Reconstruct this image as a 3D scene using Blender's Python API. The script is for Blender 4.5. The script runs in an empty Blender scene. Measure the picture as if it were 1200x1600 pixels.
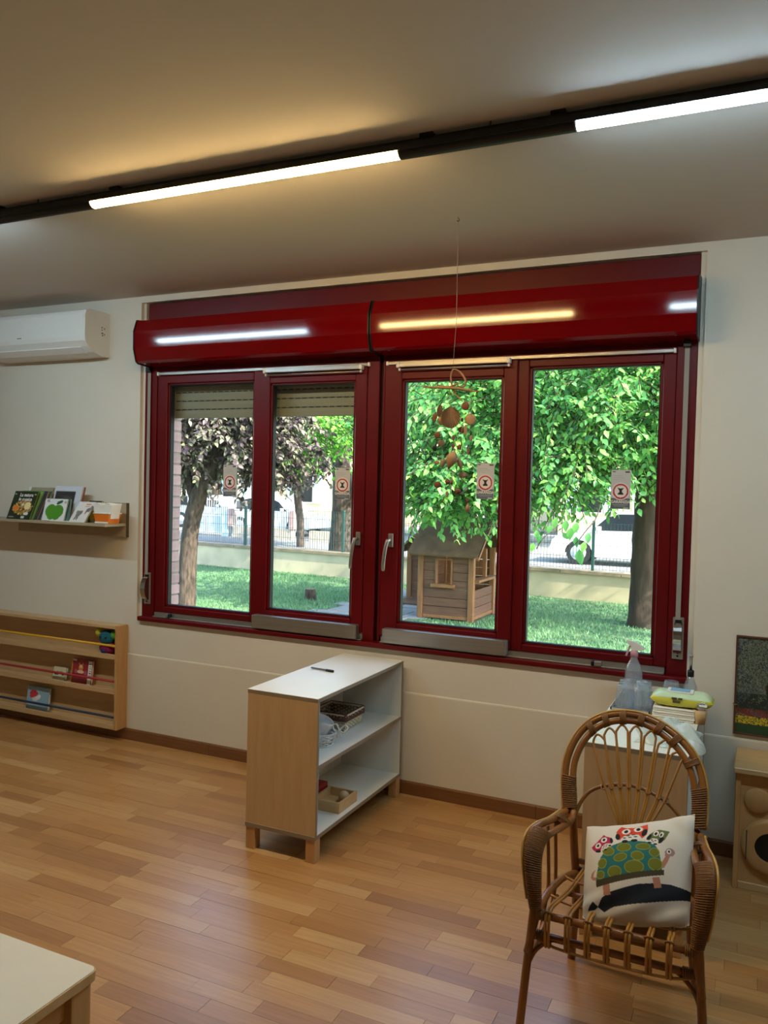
import bpy, bmesh, math, random
import numpy as np
from mathutils import Vector, Matrix

SC = bpy.context.scene
COL = SC.collection
RND = random.Random(7)
NPR = np.random.default_rng(11)

# ------------------------------------------------------------------ camera, world, sun, exposure
CH = 1.6                                             # eye height
FPX, YAW, PITCH, ROLL = 1276.0, 0.434332, -0.029346, 0.024998
_cy, _sy, _cp, _sp = math.cos(YAW), math.sin(YAW), math.cos(PITCH), math.sin(PITCH)
CF = Vector((-_sy*_cp, _cy*_cp, _sp))
_r0 = Vector((_cy, _sy, 0)); _u0 = _r0.cross(CF)
CR = math.cos(ROLL)*_r0 + math.sin(ROLL)*_u0
CU = CR.cross(CF)
cam = bpy.data.cameras.new('camera')
cam.sensor_fit = 'VERTICAL'; cam.sensor_height = 24.0; cam.lens = 24.0*FPX/1600.0
cam.clip_start = 0.05; cam.clip_end = 500
cam_o = bpy.data.objects.new('camera', cam); COL.objects.link(cam_o)
cam_o.matrix_world = Matrix(((CR.x, CU.x, -CF.x, 0), (CR.y, CU.y, -CF.y, 0), (CR.z, CU.z, -CF.z, CH), (0, 0, 0, 1)))
SC.camera = cam_o

world = bpy.data.worlds.new('sky'); SC.world = world; world.use_nodes = True
wn = world.node_tree.nodes; wl = world.node_tree.links
sky = wn.new('ShaderNodeTexSky'); sky.sky_type = 'NISHITA'
sky.sun_disc = False; sky.sun_elevation = math.radians(38); sky.sun_rotation = math.radians(105)
sky.air_density = 1.2; sky.dust_density = 2.0
wl.new(sky.outputs[0], wn['Background'].inputs[0]); wn['Background'].inputs[1].default_value = 1.1

sun = bpy.data.lights.new('sun', 'SUN'); sun.energy = 18.0; sun.angle = math.radians(0.6); sun.color = (1.0, 0.86, 0.66)
sun_o = bpy.data.objects.new('sun', sun); COL.objects.link(sun_o)
SUN_DIR = Vector((0.74, -0.20, 0.62)).normalized()   # towards the sun
sun_o.rotation_euler = SUN_DIR.to_track_quat('Z', 'Y').to_euler()

SC.view_settings.view_transform = 'Standard'; SC.view_settings.look = 'None'
SC.view_settings.gamma = 1.0; SC.view_settings.use_curve_mapping = False
SC.view_settings.exposure = 0.0
SC.cycles.transparent_max_bounces = 24
TUBE_W, TUBE_C = 135.0, 106.0                          # strength of warm and cool tubes

# ------------------------------------------------------------------ measuring helper: pixel of the photograph -> point on a real plane
def ray(px, py): return CF + CR*((px-600)/FPX) - CU*((py-800)/FPX)
EYE = Vector((0, 0, CH))
def atY(px, py, y): d = ray(px, py); return EYE + d*(y/d.y)
def atZ(px, py, z): d = ray(px, py); return EYE + d*((z-CH)/d.z)
def onpl(px, py, p, n): d = ray(px, py); return EYE + d*((Vector(p)-EYE).dot(n)/d.dot(n))
def proj(p):
    d = Vector(p)-EYE; z = d.dot(CF)
    return (600+FPX*d.dot(CR)/z, 800-FPX*d.dot(CU)/z, z)

# ------------------------------------------------------------------ materials
def s2l(v): v /= 255.0; return v/12.92 if v <= 0.04045 else ((v+0.055)/1.055)**2.4
def C(r, g, b): return (s2l(r), s2l(g), s2l(b))
def _nt(name):
    m = bpy.data.materials.new(name); m.use_nodes = True
    return m, m.node_tree.nodes, m.node_tree.links, m.node_tree.nodes['Principled BSDF']
def mat(name, col, rough=.5, metal=0., coat=0., col2=None, vscale=4., stretch=(1, 1, 1), bump=0., bscale=80., trans=0., ior=1.45, rvar=0., spec=.5, detail=4, rnd=0.):
    m, n, l, b = _nt(name)
    b.inputs['Base Color'].default_value = (*col, 1); b.inputs['Roughness'].default_value = rough
    b.inputs['Metallic'].default_value = metal; b.inputs['Coat Weight'].default_value = coat
    b.inputs['Coat Roughness'].default_value = .08
    b.inputs['Transmission Weight'].default_value = trans; b.inputs['IOR'].default_value = ior
    b.inputs['Specular IOR Level'].default_value = spec
    tc = n.new('ShaderNodeTexCoord'); mp = n.new('ShaderNodeMapping'); mp.inputs['Scale'].default_value = stretch
    l.new(tc.outputs['Object'], mp.inputs['Vector'])
    src = None
    if col2 is not None:
        nz = n.new('ShaderNodeTexNoise'); nz.inputs['Scale'].default_value = vscale; nz.inputs['Detail'].default_value = detail
        l.new(mp.outputs[0], nz.inputs['Vector'])
        rp = n.new('ShaderNodeValToRGB'); rp.color_ramp.elements[0].position = .3; rp.color_ramp.elements[1].position = .7
        rp.color_ramp.elements[0].color = (*col, 1); rp.color_ramp.elements[1].color = (*col2, 1)
        l.new(nz.outputs[0], rp.inputs[0]); src = rp.outputs[0]
        if rvar:
            ma = n.new('ShaderNodeMath'); ma.operation = 'MULTIPLY_ADD'; ma.inputs[1].default_value = rvar; ma.inputs[2].default_value = rough-rvar/2
            l.new(nz.outputs[0], ma.inputs[0]); l.new(ma.outputs[0], b.inputs['Roughness'])
    if rnd:
        oi = n.new('ShaderNodeObjectInfo'); ge = n.new('ShaderNodeNewGeometry')
        ad = n.new('ShaderNodeMath'); ad.operation = 'ADD'; l.new(oi.outputs['Random'], ad.inputs[0]); l.new(ge.outputs['Random Per Island'], ad.inputs[1])
        fr = n.new('ShaderNodeMath'); fr.operation = 'FRACT'; l.new(ad.outputs[0], fr.inputs[0])
        mr = n.new('ShaderNodeMapRange'); mr.inputs[3].default_value = 1-rnd; mr.inputs[4].default_value = 1+rnd; l.new(fr.outputs[0], mr.inputs[0])
        hs = n.new('ShaderNodeHueSaturation'); l.new(mr.outputs[0], hs.inputs['Value'])
        if src: l.new(src, hs.inputs['Color'])
        else: hs.inputs['Color'].default_value = (*col, 1)
        src = hs.outputs[0]
    if src: l.new(src, b.inputs['Base Color'])
    if bump:
        n2 = n.new('ShaderNodeTexNoise'); n2.inputs['Scale'].default_value = bscale; n2.inputs['Detail'].default_value = 5
        l.new(mp.outputs[0], n2.inputs['Vector'])
        bp = n.new('ShaderNodeBump'); bp.inputs['Strength'].default_value = bump; bp.inputs['Distance'].default_value = .004
        l.new(n2.outputs[0], bp.inputs['Height']); l.new(bp.outputs[0], b.inputs['Normal'])
    return m
def emit(name, col, k):
    m, n, l, b = _nt(name); n.remove(b)
    e = n.new('ShaderNodeEmission'); e.inputs[0].default_value = (*col, 1); e.inputs[1].default_value = k
    l.new(e.outputs[0], n['Material Output'].inputs[0]); return m
def pane_mat(name, tint=(.97, .985, .98), refl=1.0):
    m, n, l, b = _nt(name); n.remove(b)
    t = n.new('ShaderNodeBsdfTransparent'); t.inputs[0].default_value = (*tint, 1)
    g = n.new('ShaderNodeBsdfGlossy'); g.inputs['Roughness'].default_value = .02
    f = n.new('ShaderNodeLayerWeight'); f.inputs[0].default_value = .5
    pw = n.new('ShaderNodeMath'); pw.operation = 'POWER'; pw.inputs[1].default_value = 5; l.new(f.outputs['Facing'], pw.inputs[0])
    mu = n.new('ShaderNodeMath'); mu.operation = 'MULTIPLY_ADD'; mu.inputs[1].default_value = .9; mu.inputs[2].default_value = .04*refl; l.new(pw.outputs[0], mu.inputs[0])
    mx = n.new('ShaderNodeMixShader'); l.new(mu.outputs[0], mx.inputs[0]); l.new(t.outputs[0], mx.inputs[1]); l.new(g.outputs[0], mx.inputs[2])
    l.new(mx.outputs[0], n['Material Output'].inputs[0]); return m
def leaf_mat(name, cols, trans=.4, rough=.45):
    m, n, l, b = _nt(name)
    oi = n.new('ShaderNodeObjectInfo'); ge = n.new('ShaderNodeNewGeometry')
    ad = n.new('ShaderNodeMath'); ad.operation = 'ADD'; l.new(oi.outputs['Random'], ad.inputs[0]); l.new(ge.outputs['Random Per Island'], ad.inputs[1])
    fr = n.new('ShaderNodeMath'); fr.operation = 'FRACT'; l.new(ad.outputs[0], fr.inputs[0])
    rp = n.new('ShaderNodeValToRGB'); cr = rp.color_ramp
    while len(cr.elements) < len(cols): cr.elements.new(.5)
    for i, c in enumerate(cols): cr.elements[i].position = i/(len(cols)-1); cr.elements[i].color = (*c, 1)
    l.new(fr.outputs[0], rp.inputs[0]); l.new(rp.outputs[0], b.inputs['Base Color'])
    b.inputs['Roughness'].default_value = rough; b.inputs['Specular IOR Level'].default_value = .4
    tr = n.new('ShaderNodeBsdfTranslucent'); l.new(rp.outputs[0], tr.inputs[0])
    mx = n.new('ShaderNodeMixShader'); mx.inputs[0].default_value = trans
    l.new(b.outputs[0], mx.inputs[1]); l.new(tr.outputs[0], mx.inputs[2]); l.new(mx.outputs[0], n['Material Output'].inputs[0]); return m
def print_mat(name, rough=.6, coat=0.):
    m, n, l, b = _nt(name)
    a = n.new('ShaderNodeVertexColor'); a.layer_name = 'Print'
    l.new(a.outputs[0], b.inputs['Base Color']); b.inputs['Roughness'].default_value = rough; b.inputs['Coat Weight'].default_value = coat; return m
def parquet_mat():
    m, n, l, b = _nt('parquet')
    oi = n.new('ShaderNodeObjectInfo'); ge = n.new('ShaderNodeNewGeometry')
    ad = n.new('ShaderNodeMath'); ad.operation = 'ADD'; l.new(oi.outputs['Random'], ad.inputs[0]); l.new(ge.outputs['Random Per Island'], ad.inputs[1])
    fr = n.new('ShaderNodeMath'); fr.operation = 'FRACT'; l.new(ad.outputs[0], fr.inputs[0])
    rp = n.new('ShaderNodeValToRGB'); cr = rp.color_ramp
    cols = [C(152, 104, 58), C(172, 124, 70), C(178, 130, 76), C(184, 138, 84), C(194, 152, 98)]
    while len(cr.elements) < 5: cr.elements.new(.5)
    for i, c in enumerate(cols): cr.elements[i].position = [0, .2, .5, .8, 1][i]; cr.elements[i].color = (*c, 1)
    l.new(fr.outputs[0], rp.inputs[0])
    tc = n.new('ShaderNodeTexCoord'); mp = n.new('ShaderNodeMapping'); mp.inputs['Scale'].default_value = (3, 55, 10)
    l.new(tc.outputs['Object'], mp.inputs[0])
    sc = n.new('ShaderNodeMath'); sc.operation = 'MULTIPLY'; sc.inputs[1].default_value = 37.0; l.new(fr.outputs[0], sc.inputs[0])
    cb = n.new('ShaderNodeCombineXYZ'); l.new(sc.outputs[0], cb.inputs[0]); l.new(sc.outputs[0], cb.inputs[1]); l.new(cb.outputs[0], mp.inputs['Location'])
    nz = n.new('ShaderNodeTexNoise'); nz.inputs['Scale'].default_value = 1.6; nz.inputs['Detail'].default_value = 6; nz.inputs['Distortion'].default_value = .4
    l.new(mp.outputs[0], nz.inputs['Vector'])
    mr = n.new('ShaderNodeMapRange'); mr.inputs[1].default_value = .3; mr.inputs[2].default_value = .7; mr.inputs[3].default_value = .86; mr.inputs[4].default_value = 1.1; l.new(nz.outputs[0], mr.inputs[0])
    hs = n.new('ShaderNodeHueSaturation'); l.new(mr.outputs[0], hs.inputs['Value']); l.new(rp.outputs[0], hs.inputs['Color'])
    l.new(hs.outputs[0], b.inputs['Base Color'])
    n2 = n.new('ShaderNodeTexNoise'); n2.inputs['Scale'].default_value = 3.0; n2.inputs['Detail'].default_value = 5
    ge2 = n.new('ShaderNodeNewGeometry'); l.new(ge2.outputs['Position'], n2.inputs['Vector'])
    m2 = n.new('ShaderNodeMapRange'); m2.inputs[1].default_value = .3; m2.inputs[2].default_value = .7; m2.inputs[3].default_value = .28; m2.inputs[4].default_value = .40; l.new(n2.outputs[0], m2.inputs[0])
    l.new(m2.outputs[0], b.inputs['Roughness']); b.inputs['Specular IOR Level'].default_value = .75; b.inputs['Coat Weight'].default_value = .35; b.inputs['Coat Roughness'].default_value = .33
    n3 = n.new('ShaderNodeTexNoise'); n3.inputs['Scale'].default_value = 26.0; l.new(ge2.outputs['Position'], n3.inputs['Vector'])
    bp = n.new('ShaderNodeBump'); bp.inputs['Strength'].default_value = .12; bp.inputs['Distance'].default_value = .003; l.new(n3.outputs[0], bp.inputs['Height']); l.new(bp.outputs[0], b.inputs['Normal'])
    return m

M = {}
M['wall'] = mat('wall_paint', C(220, 213, 198), .75, col2=C(212, 205, 189), vscale=1.3, bump=.12, bscale=35)
M['dado'] = mat('dado_paint', C(218, 210, 192), .42, col2=C(210, 202, 183), vscale=1.6, bump=.15, bscale=25)
M['ceiling'] = mat('ceiling_paint', C(204, 196, 189), .85, bump=.05, bscale=60)
M['red'] = mat('red_lacquer', C(98, 2, 8), .42, spec=.3, col2=C(88, 2, 7), vscale=3, bump=.03, bscale=20)
M['redbox'] = mat('red_gloss_box', C(114, 2, 8), .075, spec=.42, col2=C(108, 2, 7), vscale=5)
M['black'] = mat('black_plastic', C(16, 16, 17), .45)
M['rubber'] = mat('black_rubber', C(9, 9, 10), .6)
M['alu'] = mat('brushed_aluminium', C(176, 172, 166), .38, metal=.85, col2=C(160, 157, 152), vscale=3, stretch=(1, 60, 60))
M['steel'] = mat('polished_steel', C(190, 190, 190), .16, metal=1.0)
M['white_pl'] = mat('white_plastic', C(226, 224, 218), .35)
M['strap'] = mat('grey_strap', C(150, 146, 138), .8, bump=.3, bscale=300)
M['glass'] = pane_mat('window_glass')
M['parquet'] = parquet_mat()
M['subfloor'] = mat('floor_joint', C(58, 36, 18), .7)
M['skirt'] = mat('skirting_wood', C(128, 84, 48), .4, col2=C(112, 72, 40), vscale=6, stretch=(1, 12, 12))
M['birch'] = mat('birch_veneer', C(198, 166, 124), .45, col2=C(190, 156, 114), vscale=3, stretch=(14, 14, 1.5), bump=.03)
M['birchx'] = mat('birch_rail', C(200, 166, 120), .42, col2=C(188, 152, 108), vscale=3, stretch=(1.5, 16, 16))
M['plyedge'] = mat('grey_edge_band', C(140, 124, 102), .5)
M['whitelam'] = mat('white_laminate', C(226, 224, 214), .32, col2=C(220, 218, 206), vscale=4, rvar=.12)
M['beech'] = mat('beech_wood', C(196, 152, 98), .42, col2=C(184, 138, 86), vscale=3, stretch=(12, 12, 1.5))
M['beechx'] = mat('beech_board', C(206, 170, 120), .45, col2=C(194, 158, 108), vscale=3, stretch=(1.5, 14, 14))
M['shelfgrey'] = mat('greige_board', C(172, 156, 128), .5, col2=C(164, 148, 120), vscale=3, stretch=(2, 14, 14))
M['rattan'] = mat('rattan_pole', C(150, 96, 42), .32, coat=.25, col2=C(112, 64, 26), vscale=7, stretch=(1, 1, .5), bump=.08, bscale=40)
M['cane'] = mat('cane_strand', C(176, 124, 54), .38, coat=.15, col2=C(150, 98, 40), vscale=10)
M['bind'] = mat('cane_binding', C(134, 90, 44), .45, col2=C(112, 72, 34), vscale=18)
M['paleskin'] = mat('pale_cane', C(198, 156, 84), .4, col2=C(180, 136, 66), vscale=9)
M['print'] = print_mat('printed_cloth', .9)
M['printg'] = print_mat('printed_gloss', .35, .1)
M['paper'] = mat('paper', C(228, 222, 208), .8)
M['green'] = leaf_mat('mulberry_leaf', [C(78, 146, 92), C(100, 172, 92), C(134, 200, 100), C(108, 180, 114), C(170, 216, 112)], .5)
M['elmleaf'] = leaf_mat('elm_leaf', [C(80, 150, 60), C(126, 196, 80), C(150, 210, 92), C(90, 160, 76)], .45)
M['plumleaf'] = leaf_mat('plum_leaf', [C(58, 48, 58), C(82, 68, 74), C(108, 106, 100), C(132, 142, 112), C(76, 66, 80)], .25)
M['grassm'] = leaf_mat('grass_blade', [C(74, 120, 84), C(96, 144, 102), C(122, 168, 122), C(86, 132, 92)], .3, .7)
M['soil'] = mat('grass_soil', C(74, 108, 78), .9, col2=C(96, 116, 86), vscale=2.5, bump=.4, bscale=15)
M['bark'] = mat('bark', C(70, 60, 50), .9, col2=C(42, 36, 31), vscale=9, stretch=(2.2, 2.2, .5), bump=1.0, bscale=22)
M['barkp'] = mat('grey_bark', C(86, 76, 68), .9, col2=C(28, 25, 23), vscale=14, stretch=(2.2, 2.2, .6), bump=.9, bscale=26)
M['oldwood'] = mat('weathered_board', C(106, 76, 58), .75, col2=C(80, 58, 44), vscale=4, stretch=(1.2, 10, 14), bump=.3, bscale=20, rnd=.1)
M['oldpost'] = mat('weathered_post', C(138, 98, 62), .7, col2=C(108, 76, 48), vscale=4, stretch=(9, 9, 1), rnd=.08)
M['roofm'] = mat('mossy_roof_felt', C(116, 92, 72), .9, col2=C(84, 68, 54), vscale=7, bump=.5, bscale=30)
M['render'] = mat('garden_wall_render', C(204, 194, 164), .9, col2=C(170, 164, 140), vscale=2.2, bump=.3, bscale=14)
M['coping'] = mat('concrete_coping', C(150, 138, 118), .9, col2=C(120, 112, 98), vscale=5, bump=.4)
M['brick'] = mat('brick', C(172, 148, 146), .85, col2=C(150, 128, 130), vscale=9, bump=.5, bscale=50, rnd=.15)
M['mortar'] = mat('mortar', C(132, 126, 122), .95)
M['asphalt'] = mat('asphalt', C(136, 138, 142), .9, col2=C(118, 120, 124), vscale=3, bump=.3)
M['slab'] = mat('paving_stone', C(140, 142, 142), .85, col2=C(120, 122, 124), vscale=4, rnd=.08)
M['fence'] = mat('green_fence_wire', C(36, 74, 72), .5)
M['stucco_y'] = mat('ochre_stucco', C(230, 218, 184), .9, col2=C(222, 210, 174), vscale=1)
M['stucco_w'] = mat('cream_stucco', C(232, 220, 196), .9, col2=C(222, 208, 182), vscale=1)
M['tile'] = mat('terracotta', C(168, 92, 62), .85, col2=C(140, 78, 54), vscale=6)
M['carwhite'] = mat('white_car_paint', C(226, 230, 234), .2, coat=.8)
M['carsilver'] = mat('silver_car_paint', C(176, 186, 196), .25, metal=.4, coat=.8)
M['cardark'] = mat('dark_car_glass', C(34, 42, 48), .08)
M['tyre'] = mat('tyre', C(28, 28, 30), .8)
M['bluegate'] = mat('pale_blue_gate', C(176, 200, 212), .5)
M['wine'] = mat('red_paint', C(150, 24, 22), .4)
def plain(key, r, g, b, rough=.5, **k): M[key] = mat(key, C(r, g, b), rough, **k)

# ------------------------------------------------------------------ objects
def props(o, label=None, cat=None, group=None, kind=None):
    if label: o['label'] = label
    if cat: o['category'] = cat
    if group: o['group'] = group
    if kind: o['kind'] = kind
    return o
def thing(name, label, cat, loc=(0, 0, 0), group=None, kind=None):
    o = bpy.data.objects.new(name, None); COL.objects.link(o); o.location = loc; o.empty_display_size = .05
    return props(o, label, cat, group, kind)
def root_loc(p):
    v = Vector((0, 0, 0))
    while p is not None: v += p.location; p = p.parent
    return v
def copy_tree(o, parent=None):
    c = o.copy(); COL.objects.link(c); c.parent = parent
    for ch in list(o.children): copy_tree(ch, c)
    return c

class MB:
    """Collects shapes in world coordinates; build() links them as one mesh object under a parent."""
    def __init__(s): s.bm = bmesh.new(); s.mi = 0
    def _f(s, vs, smooth=False):
        try:
            f = s.bm.faces.new(vs); f.smooth = smooth; f.material_index = s.mi; return f
        except ValueError: return None
    def box(s, x0, x1, y0, y1, z0, z1, bev=0, seg=1):
        if x0 > x1: x0, x1 = x1, x0
        if y0 > y1: y0, y1 = y1, y0
        if z0 > z1: z0, z1 = z1, z0
        v = [s.bm.verts.new((x, y, z)) for z in (z0, z1) for y in (y0, y1) for x in (x0, x1)]
        fs = [s._f([v[i] for i in q]) for q in ((0, 2, 3, 1), (4, 5, 7, 6), (0, 1, 5, 4), (2, 6, 7, 3), (0, 4, 6, 2), (1, 3, 7, 5))]
        if bev:
            es = list({e for f in fs for e in f.edges})
            bmesh.ops.bevel(s.bm, geom=es, offset=bev, segments=seg, affect='EDGES', profile=.7)
        return s
    def hexa(s, p):       # 8 points: bottom 4 ccw, top 4 ccw
        v = [s.bm.verts.new(q) for q in p]
        for q in ((3, 2, 1, 0), (4, 5, 6, 7), (0, 1, 5, 4), (1, 2, 6, 5), (2, 3, 7, 6), (3, 0, 4, 7)): s._f([v[i] for i in q])
        return s
    def beam(s, a, b, w, h, up=(0, 0, 1)):   # rectangular bar from a to b
        a, b = Vector(a), Vector(b); t = (b-a).normalized(); u = Vector(up); sd = t.cross(u)
        if sd.length < 1e-4: sd = t.cross(Vector((0, 1, 0)))
        sd.normalize(); u = sd.cross(t); sd *= w/2; u *= h/2
        return s.hexa([a-sd-u, a+sd-u, b+sd-u, b-sd-u, a-sd+u, a+sd+u, b+sd+u, b-sd+u])
    def prism(s, poly, axis, a0, a1):   # poly 2D in the two other axes (in order x<y<z)
        def P(q, a): return {'x': (a, q[0], q[1]), 'y': (q[0], a, q[1]), 'z': (q[0], q[1], a)}[axis]
        A = [s.bm.verts.new(P(q, a0)) for q in poly]; B = [s.bm.verts.new(P(q, a1)) for q in poly]
        n = len(poly); s._f(A); s._f(B[::-1])
        for i in range(n): s._f([A[i], B[i], B[(i+1) % n], A[(i+1) % n]])
        return s
    def tube(s, pts, r, n=8, closed=False, cap=True):
        pts = [Vector(p) for p in pts]; k = len(pts)
        rs = r if isinstance(r, (list, tuple)) else [r]*k
        rings = []; nrm = None
        for i, p in enumerate(pts):
            if closed: t = pts[(i+1) % k]-pts[i-1]
            else: t = pts[min(i+1, k-1)]-pts[max(i-1, 0)]
            if t.length < 1e-9: t = Vector((0, 0, 1))
            t.normalize()
            if nrm is None:
                nrm = t.orthogonal().normalized()
            else:
                nrm = nrm-t*nrm.dot(t)
                nrm = nrm.normalized() if nrm.length > 1e-6 else t.orthogonal().normalized()
            b = t.cross(nrm)
            rings.append([s.bm.verts.new(p+(nrm*math.cos(a)+b*math.sin(a))*rs[i]) for a in [2*math.pi*j/n for j in range(n)]])
        m = k if closed else k-1
        for i in range(m):
            A, B = rings[i], rings[(i+1) % k]; sh = 0
            if closed and i == k-1:
                sh = min(range(n), key=lambda q: (A[0].co-B[q].co).length)
            for j in range(n): s._f([A[j], A[(j+1) % n], B[(j+1+sh) % n], B[(j+sh) % n]], True)
        if cap and not closed: s._f(rings[0][::-1]); s._f(rings[-1])
        return s
    def lathe(s, prof, c=(0, 0, 0), n=24, axis='z', cap0=True, cap1=True, smooth=True):   # prof: [(r, h)]
        c = Vector(c); rings = []
        for r, h in prof:
            ring = []
            for j in range(n):
                a = 2*math.pi*j/n; u, v = r*math.cos(a), r*math.sin(a)
                q = {'z': (u, v, h), 'y': (u, h, v), 'x': (h, u, v)}[axis]
                ring.append(s.bm.verts.new(c+Vector(q)))
            rings.append(ring)
        for A, B in zip(rings, rings[1:]):
            for j in range(n): s._f([A[j], A[(j+1) % n], B[(j+1) % n], B[j]], smooth)
        if cap0: s._f(rings[0][::-1])
        if cap1: s._f(rings[-1])
        return s
    def sphere(s, c, r, u=12, v=8, sc=(1, 1, 1)):
        mt = Matrix.Translation(c) @ Matrix.Diagonal((r*sc[0], r*sc[1], r*sc[2], 1))
        o = bmesh.ops.create_uvsphere(s.bm, u_segments=u, v_segments=v, radius=1, matrix=mt)
        for f in {f for q in o['verts'] for f in q.link_faces}: f.smooth = True; f.material_index = s.mi
        return s
    def grid(s, P, smooth=True, closed_u=False):     # P[i][j] points
        V = [[s.bm.verts.new(q) for q in row] for row in P]
        nu = len(V)
        for i in range(nu if closed_u else nu-1):
            for j in range(len(V[0])-1): s._f([V[i][j], V[i][j+1], V[(i+1) % nu][j+1], V[(i+1) % nu][j]], smooth)
        return s
    def quad(s, a, b, c, d): s._f([s.bm.verts.new(q) for q in (a, b, c, d)]); return s
    def poly(s, pts): s._f([s.bm.verts.new(q) for q in pts]); return s
    def xform(s, mt): bmesh.ops.transform(s.bm, matrix=mt, verts=s.bm.verts[:]); return s
    def build(s, name, m, parent=None, label=None, cat=None, group=None, kind=None, local=False, normals=True, origin=None):
        if normals: bmesh.ops.recalc_face_normals(s.bm, faces=s.bm.faces[:])
        off = Vector((0, 0, 0)) if local else root_loc(parent)
        if origin is not None: off = Vector(origin)
        if off.length: bmesh.ops.translate(s.bm, vec=-off, verts=s.bm.verts[:])
        me = bpy.data.meshes.new(name); s.bm.to_mesh(me); s.bm.free()
        for q in (m if isinstance(m, (list, tuple)) else [m]): me.materials.append(q)
        o = bpy.data.objects.new(name, me); COL.objects.link(o)
        if parent is not None:
            o.parent = parent
            if origin is not None: o.location = Vector(origin)-root_loc(parent)
        elif origin is not None: o.location = origin
        return props(o, label, cat, group, kind)
def bx(name, m, parent, *b, bev=0, seg=1, **k): return MB().box(*b, bev=bev, seg=seg).build(name, m, parent, **k)
def tb(name, m, parent, pts, r, n=8, closed=False, **k): return MB().tube(pts, r, n, closed).build(name, m, parent, **k)
def cr(pts, per=6, closed=False):
    P = [Vector(p) for p in pts]; n = len(P); out = []
    rng = range(n if closed else n-1)
    for i in rng:
        p0 = P[i-1] if (closed or i > 0) else P[0]*2-P[1]
        p1, p2 = P[i], P[(i+1) % n]
        p3 = P[(i+2) % n] if (closed or i+2 < n) else P[-1]*2-P[-2]
        for j in range(per):
            t = j/per
            out.append(.5*((2*p1)+(p2-p0)*t+(2*p0-5*p1+4*p2-p3)*t*t+(3*p1-p0-3*p2+p3)*t**3))
    if not closed: out.append(P[-1].copy())
    return out
def np_mesh(name, V, F, m, parent=None, smooth=False, **k):
    me = bpy.data.meshes.new(name); V = np.asarray(V, np.float32); F = np.asarray(F, np.int32)
    me.vertices.add(len(V)); me.vertices.foreach_set('co', V.ravel())
    q = F.shape[1]; me.loops.add(F.size); me.loops.foreach_set('vertex_index', F.ravel())
    me.polygons.add(len(F)); me.polygons.foreach_set('loop_start', np.arange(0, F.size, q, dtype=np.int32))
    if smooth: me.polygons.foreach_set('use_smooth', np.ones(len(F), bool))
    me.update(calc_edges=True); me.materials.append(m)
    o = bpy.data.objects.new(name, me); COL.objects.link(o)
    if parent is not None: o.parent = parent
    return props(o, **k)

# flat print: shapes rasterised into a colour attribute of a real surface
class Art:
    def __init__(s, bg): s.bg = C(*bg); s.ops = []
    def poly(s, pts, col): s.ops.append(('p', np.array(pts, float), C(*col))); return s
    def ell(s, cx, cy, rx, ry, col, rot=0): s.ops.append(('e', (cx, cy, rx, ry, math.radians(rot)), C(*col))); return s
    def ring(s, cx, cy, r0, r1, col): s.ops.append(('r', (cx, cy, r0, r1), C(*col))); return s
    def rect(s, x0, y0, x1, y1, col): return s.poly([(x0, y0), (x1, y0), (x1, y1), (x0, y1)], col)
    def fn(s, f): s.ops.append(('f', f, None)); return s
    def eval(s, X, Y):
        out = np.empty(X.shape+(4,)); out[..., :3] = s.bg; out[..., 3] = 1
        for k, a, c in s.ops:
            if k == 'f': a(X, Y, out); continue
            if k == 'p':
                ins = np.zeros(X.shape, bool); n = len(a)
                for i in range(n):
                    x1, y1 = a[i]; x2, y2 = a[i-1]
                    if y1 == y2: continue
                    ins ^= ((y1 > Y) != (y2 > Y)) & (X < (x2-x1)*(Y-y1)/(y2-y1)+x1)
            elif k == 'e':
                cx, cy, rx, ry, t = a; dx, dy = X-cx, Y-cy
                ins = ((dx*math.cos(t)+dy*math.sin(t))/rx)**2+((-dx*math.sin(t)+dy*math.cos(t))/ry)**2 < 1
            else:
                d = np.hypot(X-a[0], Y-a[1]); ins = (d > a[2]) & (d < a[3])
            out[ins, :3] = c
        return out
def art_panel(name, art, parent, O, U, V, nu, nv, m, **k):
    """Printed face: art in [0,1]x[0,1], u along U, v (down) along V, O the top-left corner."""
    O, U, V = np.array(O), np.array(U), np.array(V)
    u, v = np.meshgrid(np.linspace(0, 1, nu+1), np.linspace(0, 1, nv+1), indexing='ij')
    P = O+u[..., None]*U+v[..., None]*V-np.array(root_loc(parent))
    idx = np.arange((nu+1)*(nv+1)).reshape(nu+1, nv+1)
    F = np.stack([idx[:-1, :-1], idx[:-1, 1:], idx[1:, 1:], idx[1:, :-1]], -1).reshape(-1, 4)
    o = np_mesh(name, P.reshape(-1, 3), F, m, parent, **k)
    ca = o.data.color_attributes.new('Print', 'FLOAT_COLOR', 'POINT')
    ca.data.foreach_set('color', art.eval(u, v).astype(np.float32).ravel()); return o
def text(name, body, size, O, U, V, m, parent, thick=.0004, align='CENTER', bold=0.):
    """Flat lettering; O anchor, U reading direction, V up."""
    cu = bpy.data.curves.new(name, 'FONT'); cu.body = body; cu.size = size; cu.align_x = align; cu.extrude = thick; cu.offset = bold
    tmp = bpy.data.objects.new('tmp', cu); COL.objects.link(tmp)
    dg = bpy.context.evaluated_depsgraph_get(); me = bpy.data.meshes.new_from_object(tmp.evaluated_get(dg))
    bpy.data.objects.remove(tmp); bpy.data.curves.remove(cu)
    U, V = Vector(U).normalized(), Vector(V).normalized(); W = U.cross(V)
    me.transform(Matrix(((U.x, V.x, W.x, O[0]), (U.y, V.y, W.y, O[1]), (U.z, V.z, W.z, O[2]), (0, 0, 0, 1))))
    me.transform(Matrix.Translation(-root_loc(parent))); me.name = name
    me.materials.clear(); me.materials.append(m)
    o = bpy.data.objects.new(name, me); COL.objects.link(o); o.parent = parent; return o

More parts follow.
